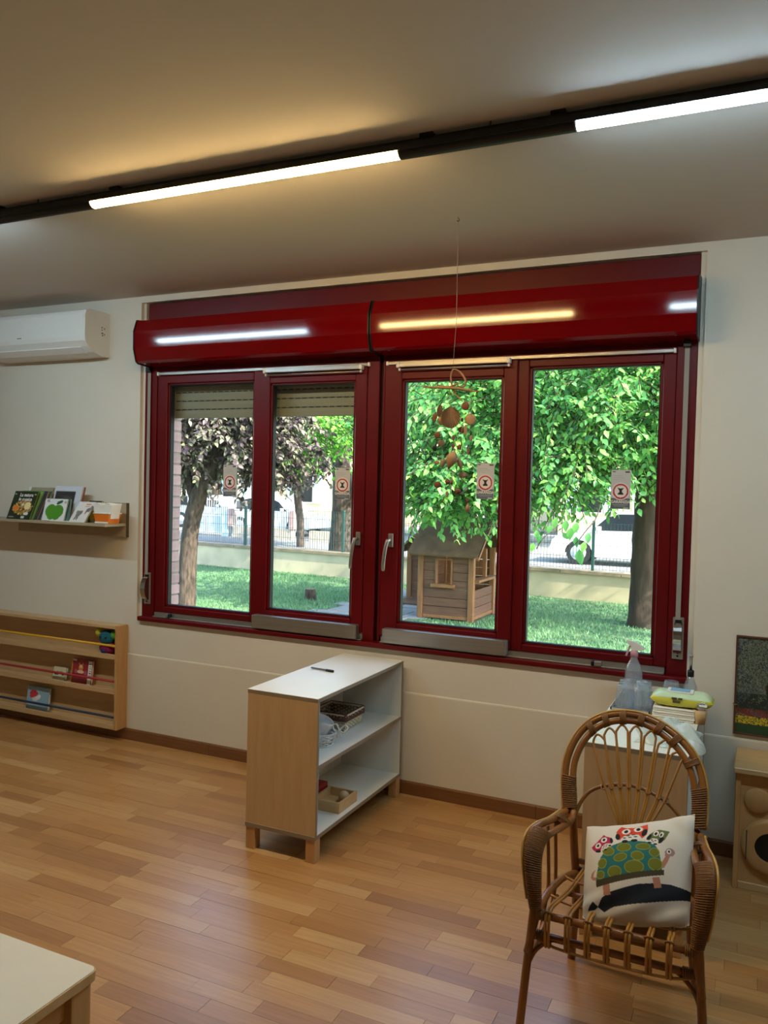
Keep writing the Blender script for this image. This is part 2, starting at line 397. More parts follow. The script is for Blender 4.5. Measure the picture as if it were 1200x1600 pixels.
# ================================================================== ROOM
D, CEIL = 3.918, 2.73                                # inner face of the window wall, ceiling height
XL, XR, YB = -6.2, 2.4, -3.2
YF = D+.02                                           # front of the window frames
OX0, OX1, OZ0, OZ1 = -3.482, -0.264, .752, 2.692     # opening in the wall

floor = thing('floor', 'oak strip parquet floor of the classroom', 'floor', kind='structure')
bx('subfloor', M['subfloor'], floor, XL, XR, YB, D, -.06, -.007)
# strips: the 300 that show largest are parts of their own, the rest one part
strips = []
row = 0; y = YB; W = .07
while y < D-.012:
    x = XL+RND.uniform(0, .4)-.4
    while x < XR:
        L = RND.choice([.26, .34, .42, .48, .55])*RND.uniform(.92, 1.08)
        strips.append((max(x, XL), min(x+L, XR), y, min(y+W, D-.008), RND.uniform(-.0004, .0003))); x += L
    y += W; row += 1
def strip_px(s):
    a = [proj(((s[0] if i & 1 else s[1]), (s[2] if i & 2 else s[3]), 0)) for i in range(4)]
    if any(q[2] < .3 for q in a): return 0
    cx, cy = sum(q[0] for q in a)/4, sum(q[1] for q in a)/4
    if not (0 < cx < 1200 and 1100 < cy < 1600): return 0
    if s[0] > -2.02 and s[1] < -1.66 and s[2] > 2.99 or s[1] < -1.3 and s[3] < 1.35: return 0
    return abs((a[0][0]-a[3][0])*(a[1][1]-a[2][1])-(a[1][0]-a[2][0])*(a[0][1]-a[3][1]))/2
strips.sort(key=strip_px, reverse=True)
smesh = {}
for i, (x0, x1, y0, y1, dz) in enumerate(strips[:300]):
    L = max(.02, round((x1-x0)*50)/50); key = (L, round(y1-y0, 3))
    if key not in smesh:
        o = MB().box(-(x1-x0)/2+.0005, (x1-x0)/2-.0005, -(y1-y0)/2+.0003, (y1-y0)/2-.0003, -.007, 0).build('plank', M['parquet'], floor, local=True)
        smesh[key] = (o.data, x1-x0)
    else:
        o = bpy.data.objects.new('plank', smesh[key][0]); COL.objects.link(o); o.parent = floor
        o.scale.x = (x1-x0)/smesh[key][1]
    o.location = ((x0+x1)/2, (y0+y1)/2, dz)
b = MB()
for x0, x1, y0, y1, dz in strips[300:]: b.box(x0+.0005, x1-.0005, y0+.0003, y1-.0003, -.007, dz)
b.build('strip_field', M['parquet'], floor, kind='stuff')

ceil = bx('ceiling', M['ceiling'], None, XL, XR, YB, D, CEIL, CEIL+.2, label='plain painted ceiling over the classroom', cat='ceiling', kind='structure')

wall = thing('wall_back', 'white painted wall around the red window', 'wall', kind='structure')
b = MB()
TH = .22
b.box(XL, OX0, D, D+TH, 0, CEIL).box(OX1, XR, D, D+TH, 0, CEIL).box(OX0, OX1, D, D+TH, 0, OZ0).box(OX0, OX1, D, D+TH, OZ1, CEIL)
b.build('wall_panel', M['wall'], wall)
b = MB()      # plaster fillers between frame and reveal
b.box(OX0, -3.464, D+.024, D+.11, OZ0, OZ1).box(-.2895, OX1, D+.024, D+.11, OZ0, OZ1).box(-3.464, -.2895, D+.062, D+.11, 2.302, OZ1)
b.build('reveal', M['wall'], wall)
b = MB()      # thicker washable coat below, with a soft lip
b.prism([(D-.005, 0), (D-.005, .528), (D-.003, .534), (D+.001, .537), (D+.001, 0)], 'x', XL, XR)
b.build('dado', M['dado'], wall)
# exterior brick jamb seen through the left pane
z = .70; k = 0; bm_ = None
while z < 2.4:
    if bm_ is None:
        o = MB().box(-.11, .11, -.049, .049, 0, .058, bev=.004).build('brick', M['brick'], wall, local=True); bm_ = o.data
    else: o = bpy.data.objects.new('brick', bm_); COL.objects.link(o); o.parent = wall
    o.location = (-3.43+RND.uniform(-.003, .003), 4.07+RND.uniform(-.002, .002), z); z += .068; k += 1
bx('mortar', M['mortar'], wall, -3.54, -3.326, 4.026, 4.114, .70, 2.4)
for nm, lab, bb in (('wall_left', 'plain wall at the left end of the room', (XL-.2, XL, YB, D, 0, CEIL)), ('wall_right', 'plain wall at the right end of the room', (XR, XR+.2, YB, D, 0, CEIL)), ('wall_front', 'plain wall behind the viewer facing the window', (XL, XR, YB-.2, YB, 0, CEIL))):
    bx(nm, M['wall'], None, *bb, label=lab, cat='wall', kind='structure')
bb_ = thing('baseboard_back', 'brown wooden skirting along the window wall', 'baseboard', kind='structure')
x = XL
for xe in (-4.6, -2.91, -1.74, -.955, .42, XR):
    MB().prism([(D-.014, 0), (D-.014, .062), (D-.009, .070), (D-.004, .070), (D-.004, 0)], 'x', x+.001, xe-.001).build('board', M['skirt'], bb_); x = xe

# ------------------------------------------------------------------ WINDOWS
def frame_rect(b, x0, x1, z0, z1, w, y0, y1, bev=.003, wb=None, wt=None):
    wb = w if wb is None else wb; wt = w if wt is None else wt
    b.box(x0, x0+w, y0, y1, z0, z1, bev).box(x1-w, x1, y0, y1, z0, z1, bev)
    b.box(x0+w, x1-w, y0, y1, z0, z0+wb, bev).box(x0+w, x1-w, y0, y1, z1-wt, z1, bev)
def sash(win, X0, X1, Z0, Z1, g, yf, name='sash'):
    gx0, gx1, gz0, gz1 = g
    b = MB(); y1 = yf+.062
    b.box(X0, gx0, yf, y1, Z0, Z1, .004).box(gx1, X1, yf, y1, Z0, Z1, .004).box(gx0, gx1, yf, y1, Z0, gz0, .004).box(gx0, gx1, yf, y1, gz1, Z1, .004)
    # glazing bead, a small step inside the sash
    t = .012
    b.box(gx0-.001, gx0+t, yf+.012, y1-.01, gz0, gz1).box(gx1-t, gx1+.001, yf+.012, y1-.01, gz0, gz1).box(gx0, gx1, yf+.012, y1-.01, gz0-.001, gz0+t*.7).box(gx0, gx1, yf+.012, y1-.01, gz1-t*.7, gz1+.001)
    s = b.build(name, M['red'], win)
    b = MB(); t2 = t+.006
    frame_rect(b, gx0+t-.001, gx1-t+.001, gz0+t*.7-.001, gz1-t*.7+.001, .006, yf+.018, yf+.050, 0)
    b.build('gasket', M['rubber'], s)
    bx('pane', M['glass'], s, gx0+t, gx1-t, yf+.046, yf+.050, gz0+t*.7, gz1-t*.7)
    return s
def handle(s, x, z, flip):
    b = MB(); y = YF-.012
    b.box(x-.014, x+.014, y-.010, y+.002, z-.036, z+.036, .006, 2)
    b.tube([(x, y-.008, z), (x, y-.045, z)], .009, 10)
    pts = cr([(x, y-.042, z+.004), (x-.006*flip, y-.052, z-.03), (x-.013*flip, y-.055, z-.085), (x-.02*flip, y-.05, z-.14), (x-.022*flip, y-.044, z-.16)], 5)
    b.tube(pts, [.0105]*3+[.010]*(len(pts)-6)+[.009, .008, .006], 10)
    b.build('handle', M['alu'], s)
def window(n, x0, x1, post, fixed, slide, rail, arm, bar, trk, hx, flip, lab):
    w = thing('window_%d' % n, lab, 'window', kind='structure')
    b = MB()
    a0, a1 = post
    b.box(x0, a0, YF, YF+.09, .775, 2.30, .003).box(a1, x1, YF, YF+.09, .775, 2.30, .003)
    b.box(a0, a1, YF+.004, YF+.09, 2.255, 2.30, .002).box(a0, a1, YF+.02, YF+.09, .775, .806, .002)
    b.build('frame', M['red'], w)
    sash(w, *fixed, YF+.010, 'sash')
    s2 = sash(w, *slide, YF-.004, 'sash')
    handle(s2, hx, 1.325, flip)
    b = MB(); b.box(rail[0], rail[1], YF-.012, YF+.006, 2.249, 2.265, .002); b.build('guide_rail', M['alu'], w)
    b = MB(); b.box(arm[0]+.015, arm[1]-.015, YF-.034, YF-.006, 2.231, 2.255, .004, 2).tube([(arm[0]+.012, YF-.03, 2.219), (arm[1]-.002, YF-.03, 2.219)], .0045, 8)
    a = b.build('slide_arm', M['alu'], w)
    b = MB()
    for x in (arm[0]+.008, arm[1]-.008): b.box(x-.009, x+.009, YF-.036, YF-.004, 2.229, 2.257, .003)
    for x in (arm[0]+.018, arm[1]-.006): b.sphere((x, YF-.03, 2.219), .0075, 8, 6)
    b.build('end_cap', M['white_pl'], a)
    b = MB()
    for x in (rail[0]-.002, rail[1]+.002): b.box(x-.006, x+.006, YF-.014, YF+.006, 2.246, 2.268, .002)
    b.build('end_cap', M['white_pl'], w)
    b = MB(); b.box(trk[0], trk[1], YF-.006, YF+.02, .779, .806).box(trk[0], trk[1], YF-.024, YF-.006, .777, .785, .002)
    b.build('bottom_track', M['alu'], w)
    b = MB(); b.box(bar[0], bar[1], YF-.054, YF-.008, .788, .862, .005, 2).box(bar[0]-.006, bar[0]+.002, YF-.052, YF-.01, .789, .860, .002).box(bar[1]-.002, bar[1]+.004, YF-.052, YF-.01, .789, .860, .002)
    b.build('cover_bar', M['alu'], w)
    return w
w1 = window(1, -3.462, -1.873, (-3.373, -1.942), (-3.373, -2.60, .806, 2.255, (-3.300, -2.672, .842, 2.200)), (-2.664, -1.944, .812, 2.250, (-2.557, -2.012, .885, 2.176)),
            (-3.354, -1.935), (-2.586, -1.963), (-2.612, -1.956), (-3.358, -1.935), -1.968, 1, 'left half of the red sliding window with roller shutter partly lowered')
w2 = window(2, -1.852, -.291, (-1.838, -.378), (-1.18, -.378, .806, 2.255, (-1.064, -.436, .842, 2.212)), (-1.838, -1.118, .812, 2.250, (-1.741, -1.188, .885, 2.172)),
            (-1.822, -.389), (-1.762, -1.151), (-1.792, -1.128), (-1.825, -.386), -1.776, 1, 'right half of the red sliding window looking onto the playhouse')
bx('mullion_gap', M['rubber'], w1, -1.874, -1.851, YF+.03, YF+.09, .775, 2.30)
b = MB(); b.box(-3.255, -3.235, YF-.030, YF-.004, .785, .806, .002); o = b.build('track_stop', M['alu'], w1)
MB().box(-3.235, -3.222, YF-.032, YF-.004, .783, .808, .003).build('stop_buffer', M['rubber'], o)
b = MB(); b.box(-.700, -.665, YF-.030, YF-.004, .783, .806, .003); o = b.build('track_stop', M['alu'], w2)
MB().box(-.714, -.700, YF-.030, YF-.004, .783, .806, .003).build('stop_buffer', M['rubber'], o)

MB().box(-3.46, -.279, YF-.046, YF+.09, .750, .777, .010, 3).build('trim_1', M['red'], None, label='red lacquered window sill board under both windows', cat='window sill', kind='structure')
MB().box(-3.443, -.29, YF, YF+.04, 2.298, 2.684, .003).build('trim_2', M['red'], None, label='flat red board above the window, behind the shutter boxes', cat='trim', kind='structure')

def shutter_box(x0, x1, lab):
    t = thing('shutter_box', lab, 'shutter box', ((x0+x1)/2, D, 2.3), group='red shutter boxes over the window')
    prof = [(YF+.0, 2.575), (D-.116, 2.556), (D-.1414, 2.488), (D-.1402, 2.390), (D-.118, 2.318), (D-.100, 2.306), (YF+.0, 2.298)]
    MB().prism(prof, 'x', x0+.006, x1-.006).build('casing', M['redbox'], t)
    for a, bq in ((x0, x0+.006), (x1-.006, x1)):
        c = [(YF-.001, 2.580)]+[(y-.004, z+(.004 if z > 2.45 else -.004)) for y, z in prof[1:-1]]+[(YF-.001, 2.293)]
        MB().prism(c, 'x', a, bq).build('end_cap', M['black'], t)
    return t
shutter_box(-3.416, -1.864, 'long red roller shutter box over the left window')
shutter_box(-1.858, -.284, 'long red roller shutter box over the right window')

def winder(xs, xc, w, lab):
    t = thing('strap_winder', lab, 'shutter strap', (xc, YF, .86), group='shutter strap winders')
    bx('strap', M['strap'], t, xs-w/2, xs+w/2, YF-.012, YF-.009, 1.03, 2.29)
    b = MB(); b.box(xs-.017, xs+.017, YF-.03, YF, 2.268, 2.300, .003); b.build('strap_guide', M['black'], t)
    b = MB(); b.box(xc-.024, xc+.024, YF-.010, YF+.001, .852, 1.045, .003); p = b.build('plate', M['alu'], t)
    MB().sphere((xc, YF-.011, .868), .005, 8, 6).build('screw', M['black'], p)
    b = MB()
    prof = [(YF-.008-.046*math.sin(math.pi*i/12), .950-.072*math.cos(math.pi*i/12)) for i in range(13)]
    b.prism(prof, 'x', xc-.017, xc+.017)
    for f in b.bm.faces: f.smooth = False
    c = b.build('cover', M['steel'], t)
    MB().box(xc-.014, xc+.014, YF-.014, YF-.008, 1.022, 1.034).build('slot', M['black'], p)
winder(-3.421, -3.414, .022, 'grey shutter strap and metal winder at the left end of the window')
winder(-.334, -.331, .021, 'grey shutter strap and metal winder at the right end of the window')

# roller shutter curtain outside the left window
t = thing('roller_shutter', 'grey roller shutter hanging partly lowered outside the left window', 'roller shutter', (-2.66, 4.06, 2.0))
plain('slat', 150, 150, 132, .6)
z = 1.998
for i in range(6):
    h = .052
    s = MB().prism([(4.053, z), (4.049, z+.004), (4.047, z+h/2), (4.049, z+h-.005), (4.053, z+h-.001), (4.062, z+h-.001), (4.062, z)], 'x', -3.325, -1.985).build('slat', M['slat'], t)
    if i:
        b = MB(); x = -3.31
        while x < -2.0: b.box(x, x+.026, 4.0478, 4.057, z-.002, z+.0025); x += .045
        b.build('slots', M['black'], s)
    z += h

# warning stickers on the panes
def sticker(x0, x1, z0, z1, lab):
    t = thing('warning_sticker', lab, 'sticker', (x0, YF+.045, z0), group='warning stickers on the panes')
    a = Art((196, 198, 200)); a.rect(0, .72, 1, 1, (98, 108, 120))
    a.rect(.06, .03, .22, .06, (70, 70, 76)).rect(.72, .03, .94, .07, (70, 70, 76)).rect(.08, .14, .6, .16, (168, 172, 178)).rect(.08, .19, .7, .21, (168, 172, 178)).rect(.08, .24, .5, .26, (172, 176, 182))
    r = (z1-z0)/(x1-x0)
    def ring(X, Y, out):
        d = np.hypot(X-.5, (Y-.545)*r)
        out[d < .40, :3] = C(226, 224, 224); out[(d < .40) & (d > .32), :3] = C(186, 40, 46)
        out[(d < .46) & (d > .41), :3] = C(226, 224, 224)
    a.fn(ring)
    q = lambda u, v: (u, .545+v/r)
    a.poly([q(.42, -.15), q(.58, -.15), q(.55, 0), q(.62, .17), q(.38, .17), q(.45, 0)], (60, 18, 26))
    a.poly([q(.34, -.17), q(.39, -.20), q(.66, .15), q(.61, .18)], (30, 22, 26)).poly([q(.66, -.17), q(.61, -.20), q(.34, .15), q(.39, .18)], (30, 22, 26))
    a.rect(.12, .885, .88, .895, (170, 178, 186)).rect(.2, .92, .8, .93, (150, 158, 168)).rect(.66, .955, .92, .985, (206, 206, 200))
    y = YF+.041 if x0 < -3 else YF+.041
    bx('backing', M['paper'], t, x0, x1, y, y+.001, z0, z1)
    f = art_panel('face', a, t, (x0, y-.0004, z1), (x1-x0, 0, 0), (0, 0, z0-z1), 40, 80, M['printg'])
    text('lettering', 'GARANZIA', (x1-x0)*.2, ((x0+x1)/2, y-.0008, z0+(z1-z0)*.155), (1, 0, 0), (0, 0, 1), M['white_pl'], t, .0002, bold=.0006)
    return t
sticker(-2.897, -2.805, 1.527, 1.713, 'warning sticker on the leftmost pane in front of the dark tree')
sticker(-2.147, -2.057, 1.531, 1.705, 'warning sticker on the second pane from the left')
sticker(-1.329, -1.237, 1.556, 1.739, 'warning sticker on the pane behind the hanging shell mobile')
sticker(-.659, -.569, 1.528, 1.713, 'warning sticker on the rightmost pane above the big trunk')

# ------------------------------------------------------------------ TRACK LIGHT
def light_line():
    yc = 2.445
    t = thing('track_light', 'long black ceiling light line holding one warm and two cool tubes', 'ceiling light', (-1.7, yc, CEIL))
    prof = [(yc-.033, 2.685), (yc-.033, 2.704), (yc-.022, 2.718), (yc+.022, 2.718), (yc+.033, 2.704), (yc+.033, 2.685), (yc+.028, 2.685), (yc+.026, 2.698), (yc-.026, 2.698), (yc-.028, 2.685)]
    MB().prism(prof, 'x', -4.5, .95).build('profile', M['black'], t)
    tubes = [(-4.36, -3.0, 'tc'), (-2.425, -1.105, 'tw'), (-.540, .78, 'tc')]
    M['tw'] = emit('warm_tube_glow', (1.0, .66, .26), TUBE_W); M['tc'] = emit('cool_tube_glow', (.62, .86, 1.0), TUBE_C)
    gaps = [(-4.5, -4.36), (-3.0, -2.425), (-1.105, -.540), (.78, .95)]
    half = lambda r, dz: [(yc+r*math.cos(a), 2.694+dz-r*1.05*math.sin(a)) for a in [math.pi*i/10 for i in range(11)]]
    for x0, x1, k in tubes:
        d = MB().prism(half(.024, 0), 'x', x0+.004, x1-.004).build('diffuser', M[k], t, label='glowing warm tube' if k == 'tw' else 'glowing cool tube')
        for a, bq in ((x0, x0+.004), (x1-.004, x1)): MB().prism(half(.0255, 0), 'x', a, bq).build('tube_end', M['white_pl'], d)
    for x0, x1 in gaps: MB().prism(half(.0265, 0), 'x', x0, x1).build('blank_cover', M['black'], t)
    for x in (-2.93, -2.30, -1.01, -.59, -3.9, .2): bx('clip', M['black'], t, x-.022, x+.022, yc-.024, yc+.02, 2.718, CEIL)
    for x in (-2.70, -.80): tb('suspension_wire', M['black'], t, [(x, yc-.02, 2.715), (x+.004, yc-.024, CEIL)], .0025, 6)
light_line()

# ------------------------------------------------------------------ AIR CONDITIONER
t = thing('air_conditioner', 'white wall air conditioner under the ceiling left of the window', 'air conditioner', (-4.15, D, 2.37))
x0, x1 = -4.62, -3.735
prof = [(D, 2.64), (D-.165, 2.64), (D-.195, 2.628), (D-.205, 2.60), (D-.205, 2.47), (D-.20, 2.445), (D-.175, 2.415), (D-.13, 2.385), (D-.07, 2.37), (D, 2.37)]
MB().prism(prof, 'x', x0, x1).build('casing', M['white_pl'], t)
MB().prism([(D-.2075, 2.605), (D-.2075, 2.47), (D-.203, 2.446), (D-.196, 2.446), (D-.198, 2.605)], 'x', x0+.004, x1-.012).build('front_panel', M['white_pl'], t)
MB().prism([(D-.178, 2.409), (D-.135, 2.380), (D-.132, 2.385), (D-.175, 2.415)], 'x', x0+.05, x1-.06).build('air_flap', M['white_pl'], t)
plain('greyprint', 96, 98, 100)
bx('badge', M['greyprint'], t, -4.30, -4.262, D-.2085, D-.2073, 2.479, 2.484)
b = MB()
for i, (y, z, w, h) in enumerate([(D-.065, 2.545, .012, .006), (D-.065, 2.53, .005, .010), (D-.045, 2.54, .006, .012), (D-.062, 2.51, .016, .008), (D-.06, 2.497, .012, .007), (D-.044, 2.505, .006, .01)]): b.box(x1, x1+.0006, y-w/2, y+w/2, z-h/2, z+h/2)
b.build('side_mark', M['greyprint'], t)

# ------------------------------------------------------------------ WALL BOOK SHELF
t = thing('book_ledge', 'greige wall ledge with back board carrying picture books', 'shelf', (-4.0, D, 1.25))
bx('back_board', M['shelfgrey'], t, -4.48, -3.557, D-.024, D-.002, 1.256, 1.468, bev=.002)
bx('ledge_board', M['shelfgrey'], t, -4.72, -3.56, D-.20, D-.024, 1.325, 1.343, bev=.002)
plain('darkedge', 84, 70, 54)
bx('end_strip', M['darkedge'], t, -3.557, -3.5545, D-.024, D-.002, 1.256, 1.468)
LZ = 1.343
def slab(O, U, V, N, cover, pages, t, th, art=None, nu=24, nv=24, name='cover'):
    """Closed book: front cover at O (top-left) with U across, V down, N into the book (unit)."""
    O, U, V, N = map(Vector, (O, U, V, N)); un, vn = U.normalized(), V.normalized()
    c = .0025
    b = MB(); b.hexa([O+V, O+V+U, O+V+U+N*c, O+V+N*c, O, O+U, O+U+N*c, O+N*c])
    b.hexa([O+V+N*(th-c), O+V+U+N*(th-c), O+V+U+N*th, O+V+N*th, O+N*(th-c), O+U+N*(th-c), O+U+N*th, O+N*th])
    b.hexa([O+V+N*c, O+V+un*c+N*c, O+V+un*c+N*(th-c), O+V+N*(th-c), O+N*c, O+un*c+N*c, O+un*c+N*(th-c), O+N*(th-c)])
    f = b.build(name, cover, t)
    i = .003; a, e = O+un*c+vn*i+N*c, O+U-un*i+vn*i+N*c; h = V-vn*2*i; n2 = N*(th-2*c)
    MB().hexa([a+h, e+h, e+h+n2, a+h+n2, a, e, e+n2, a+n2]).build('pages', pages, t)
    if art is not None: art_panel('cover_print', art, f, O-N*.0004, U, V, nu, nv, M['printg'])
    return f
def leaning(name, lab, tl, tr, br, bl, y_bot, y_top, th, cover, art, group, pages=None, nu=24, nv=24, zb=LZ):
    """Book leaning back; corners as seen, bottom edge at depth y_bot, top at y_top."""
    a, b = atY(*bl, y_bot), atY(*br, y_bot); c, d = atY(*tl, y_top), atY(*tr, y_top)
    zz = zb+.002; a.z = b.z = zz
    U = Vector((b.x-a.x, 0, 0)); V = Vector((a.x-c.x, y_bot-y_top, a.z-(c.z+d.z)/2))
    N = Vector((0, 1, 0)); N = (N-V.normalized()*N.dot(V.normalized())).normalized(); N = (N-Vector((1, 0, 0))*N.x).normalized()
    O = Vector((a.x, y_bot, zz))-V
    t = thing(name, lab, 'book', (a.x, y_bot, zz), group)
    f = slab(O, U, V, N, cover, pages or M['paper'], t, th, art, nu, nv)
    return t, f, O, U, V, N
GB = 'picture books on the wall ledge'
plain('cv_green', 40, 58, 36, .3); plain('cv_lime', 128, 160, 84, .4); plain('cv_blue', 44, 66, 104, .4); plain('cv_brown', 120, 96, 84, .4)
plain('cv_teal', 84, 120, 116, .4); plain('cv_sage', 158, 150, 122, .5); plain('cv_white', 222, 222, 220, .4); plain('cv_red', 168, 30, 32, .35)
plain('cv_dkgreen', 48, 84, 60, .4); plain('cv_terra', 150, 92, 78, .5); plain('cv_orange', 222, 116, 24, .5); plain('cv_sky', 140, 174, 190, .35); plain('cv_yellow', 222, 178, 40, .45); plain('cv_black', 40, 38, 38, .4)
a = Art((34, 46, 30))
def forest(X, Y, out):
    n = .5+.5*np.sin(X*23+3*np.sin(Y*17))*np.sin(Y*19+2*np.sin(X*13))
    m = (((X-.55)/.42)**2+((Y-.58)/.27)**2 < .8+.4*n)
    pal = np.array([C(120, 60, 30), C(96, 120, 44), C(196, 120, 40), C(228, 196, 130), C(70, 84, 36)])
    k = np.clip((n*5).astype(int), 0, 4); out[m, :3] = pal[k][m]
a.fn(forest).ell(.74, .52, .14, .14, (240, 220, 160)).ell(.25, .62, .12, .12, (226, 130, 40)).ell(.52, .48, .05, .05, (220, 216, 190)).ell(.78, .80, .09, .055, (222, 222, 216)).rect(.62, .9, .76, .98, (210, 210, 204)).rect(.08, .92, .3, .95, (150, 150, 140)).rect(.04, .10, .12, .13, (160, 170, 140)).rect(.9, .10, .97, .13, (180, 180, 120))
t, f, O, U, V, N = leaning('picture_book', 'dark green nature picture book at the front of the leaning row', (24.8, 767), (53, 768), (45, 811), (10, 807.5), 3.735, 3.775, .016, M['cv_green'], a, GB, M['cv_lime'], 50, 50)
up = -V.normalized(); un = U.normalized()
text('lettering', 'La natura', U.length*.155, O+U*.56+V*.19-N*.0012, un, up, M['white_pl'], f, bold=.0008)
text('lettering', 'in musica', U.length*.155, O+U*.56+V*.34-N*.0012, un, up, M['white_pl'], f, bold=.0008)
back = [('cv_lime', 'lime green book right behind the dark green nature book', .012), ('cv_blue', 'dark blue book third in the row leaning at the left of the ledge', .010), ('cv_brown', 'brown book fourth in the row leaning at the left of the ledge', .012),
        ('cv_teal', 'teal book fifth in the row leaning at the left of the ledge', .010), ('cv_sage', 'sage coloured book last in the row leaning at the left of the ledge', .012)]
yb = 3.752; xo = 4.0
for i, (k, lab, th) in enumerate(back):
    leaning('picture_book', lab, (30+xo*1.1, 766-(5 if i == 4 else 0)), (55+xo*1.5, 768-(6 if i == 4 else 0)), (46+xo, 811), (12+xo, 808), yb, yb+.055, th-.001, M[k], None, GB, M['cv_lime'] if i in (0, 3) else None)
    yb += th+.0035; xo += 3.6
leaning('picture_book', 'tall white topped book standing against the wall behind the green books', (46, 760), (72, 762), (72, 811), (40, 808), yb+.01, yb+.055, .01, M['cv_white'], None, GB)
a = Art((222, 224, 222)); a.ell(.34, .55, .25, .30, (78, 146, 40)).ell(.64, .56, .26, .30, (78, 146, 40)).ell(.38, .78, .17, .17, (78, 146, 40)).ell(.60, .78, .17, .17, (78, 146, 40)).ell(.49, .27, .06, .05, (222, 224, 222))
a.poly([(.52, .26), (.55, .12), (.74, .05), (.80, .07), (.76, .18), (.62, .25)], (40, 84, 60)).rect(.08, .05, .20, .09, (120, 122, 122)).rect(.08, .11, .22, .15, (130, 132, 132)).rect(.86, .12, .97, .15, (180, 120, 110)).rect(.88, .17, .97, .20, (150, 120, 110))
leaning('picture_book', 'white square book with a big green apple on its cover', (72.5, 778), (104, 781), (99, 813), (64.5, 811), 3.725, 3.755, .012, M['cv_dkgreen'], a, GB, None, 50, 50)
leaning('picture_book', 'thin teal book directly behind the green apple book', (78, 778), (110, 780), (107, 813), (74, 811), 3.742, 3.775, .010, M['cv_teal'], None, GB)
a = Art((206, 210, 220))
def dark(X, Y, out):
    m = (X > .05) & (X < .78) & (Y > .14) & (Y < .9); n = .5+.5*np.sin(X*9+np.sin(Y*14)*3); out[m, :3] = np.array(C(66, 62, 62))*(.5+n[m][:, None])
    out[(m & (Y < .3)), :3] = C(54, 54, 58)
a.fn(dark)
leaning('picture_book', 'large white book with a dark picture standing behind the apple book', (88, 759), (126, 760), (118, 813), (76, 811), 3.79, 3.835, .010, M['cv_white'], a, GB, None, 30, 30)
leaning('picture_book', 'terracotta backed book behind the large white book', (93, 759.5), (129, 762), (124, 813), (84, 811), 3.806, 3.85, .008, M['cv_terra'], None, GB)
a = Art((224, 222, 218))
for cx, cy, rx, ry, c in [(.34, .62, .14, .18, (128, 122, 118)), (.22, .50, .06, .08, (140, 134, 130)), (.48, .52, .07, .10, (120, 116, 112)), (.40, .80, .05, .10, (128, 122, 118)), (.26, .82, .05, .09, (128, 122, 118)), (.84, .40, .13, .10, (112, 112, 114)), (.95, .30, .08, .12, (128, 122, 118)), (.74, .52, .04, .09, (170, 60, 70))]: a.ell(cx, cy, rx, ry, c)
a.rect(.52, .10, .82, .16, (206, 130, 80)).rect(.52, .2, .8, .25, (206, 130, 80))
leaning('picture_book', 'white book with grey elephants beside the large white book', (125.5, 783), (143, 785), (131, 812.5), (107, 811), 3.725, 3.765, .010, M['cv_white'], a, GB, None, 36, 36)
leaning('picture_book', 'small pale book with dark top near the wall behind the elephant book', (140, 782), (158, 783), (156, 812), (136, 811), 3.82, 3.85, .012, M['cv_black'], Art((214, 210, 200)).rect(0, 0, 1, .12, (52, 50, 50)).rect(.7, .3, .95, .6, (150, 140, 110)), GB)
t = thing('open_leaflet', 'thin white leaflet lying flat at the front edge of the ledge', 'leaflet', (-3.85, 3.74, LZ))
p = atZ(106, 812, LZ+.004); q = atZ(143, 815, LZ+.004)
b = MB(); b.box(p.x+.02, q.x-.02, 3.722, 3.80, LZ+.0005, LZ+.0035).box(p.x+.025, q.x-.03, 3.7225, 3.79, LZ+.004, LZ+.006); b.build('sheets', M['paper'], t)
t = thing('flower_cutout', 'small yellow and green paper flower beside the orange box', 'paper flower', (-3.74, 3.80, LZ))
b = MB(); c = Vector((-3.765, 3.80, LZ+.055))
for i in range(6): b.sphere((c.x+.028*math.cos(i*1.047), c.y, c.z+.028*math.sin(i*1.047)), .018, 8, 6, (1, .25, 1))
b.build('petals', M['cv_yellow'], t); tb('stalk', M['cv_dkgreen'], t, [(c.x, c.y, LZ), (c.x, c.y, c.z)], .006)
t = thing('card_box', 'orange paper box filled with fanned white cards on the ledge', 'box', (-3.66, 3.77, LZ))
x0, x1 = atY(147, 812, 3.74).x, atY(171, 814, 3.74).x
b = MB(); s_ = .012
b.hexa([(x0+s_, 3.74, LZ+.001), (x1-s_, 3.74, LZ+.001), (x1-s_, 3.83, LZ+.001), (x0+s_, 3.83, LZ+.001), (x0, 3.735, LZ+.062), (x1, 3.735, LZ+.062), (x1, 3.84, LZ+.062), (x0, 3.84, LZ+.062)])
b.build('tray', M['cv_orange'], t)
b = MB(); b.box(x0-.003, x1+.003, 3.732, 3.843, LZ+.058, LZ+.066, .002); b.box(x0+.01, x1-.01, 3.734, 3.738, LZ+.002, LZ+.012); b.build('rim', M['paper'], t)
pal = [M['paper'], M['cv_white']]; n = 11
for i in range(n):
    f = i/(n-1); xa = x0+.006+(x1-x0-.02)*f; xb = xa+(f-.5)*.035
    MB().hexa([(xa, 3.75, LZ+.03), (xa+.012, 3.75, LZ+.03), (xa+.012, 3.82, LZ+.03), (xa, 3.82, LZ+.03), (xb-.002, 3.742, LZ+.118+.01*math.sin(i)), (xb+.013, 3.742, LZ+.118+.01*math.sin(i)), (xb+.013, 3.825, LZ+.122), (xb-.002, 3.825, LZ+.122)]).build('card', pal[i % 2], t)

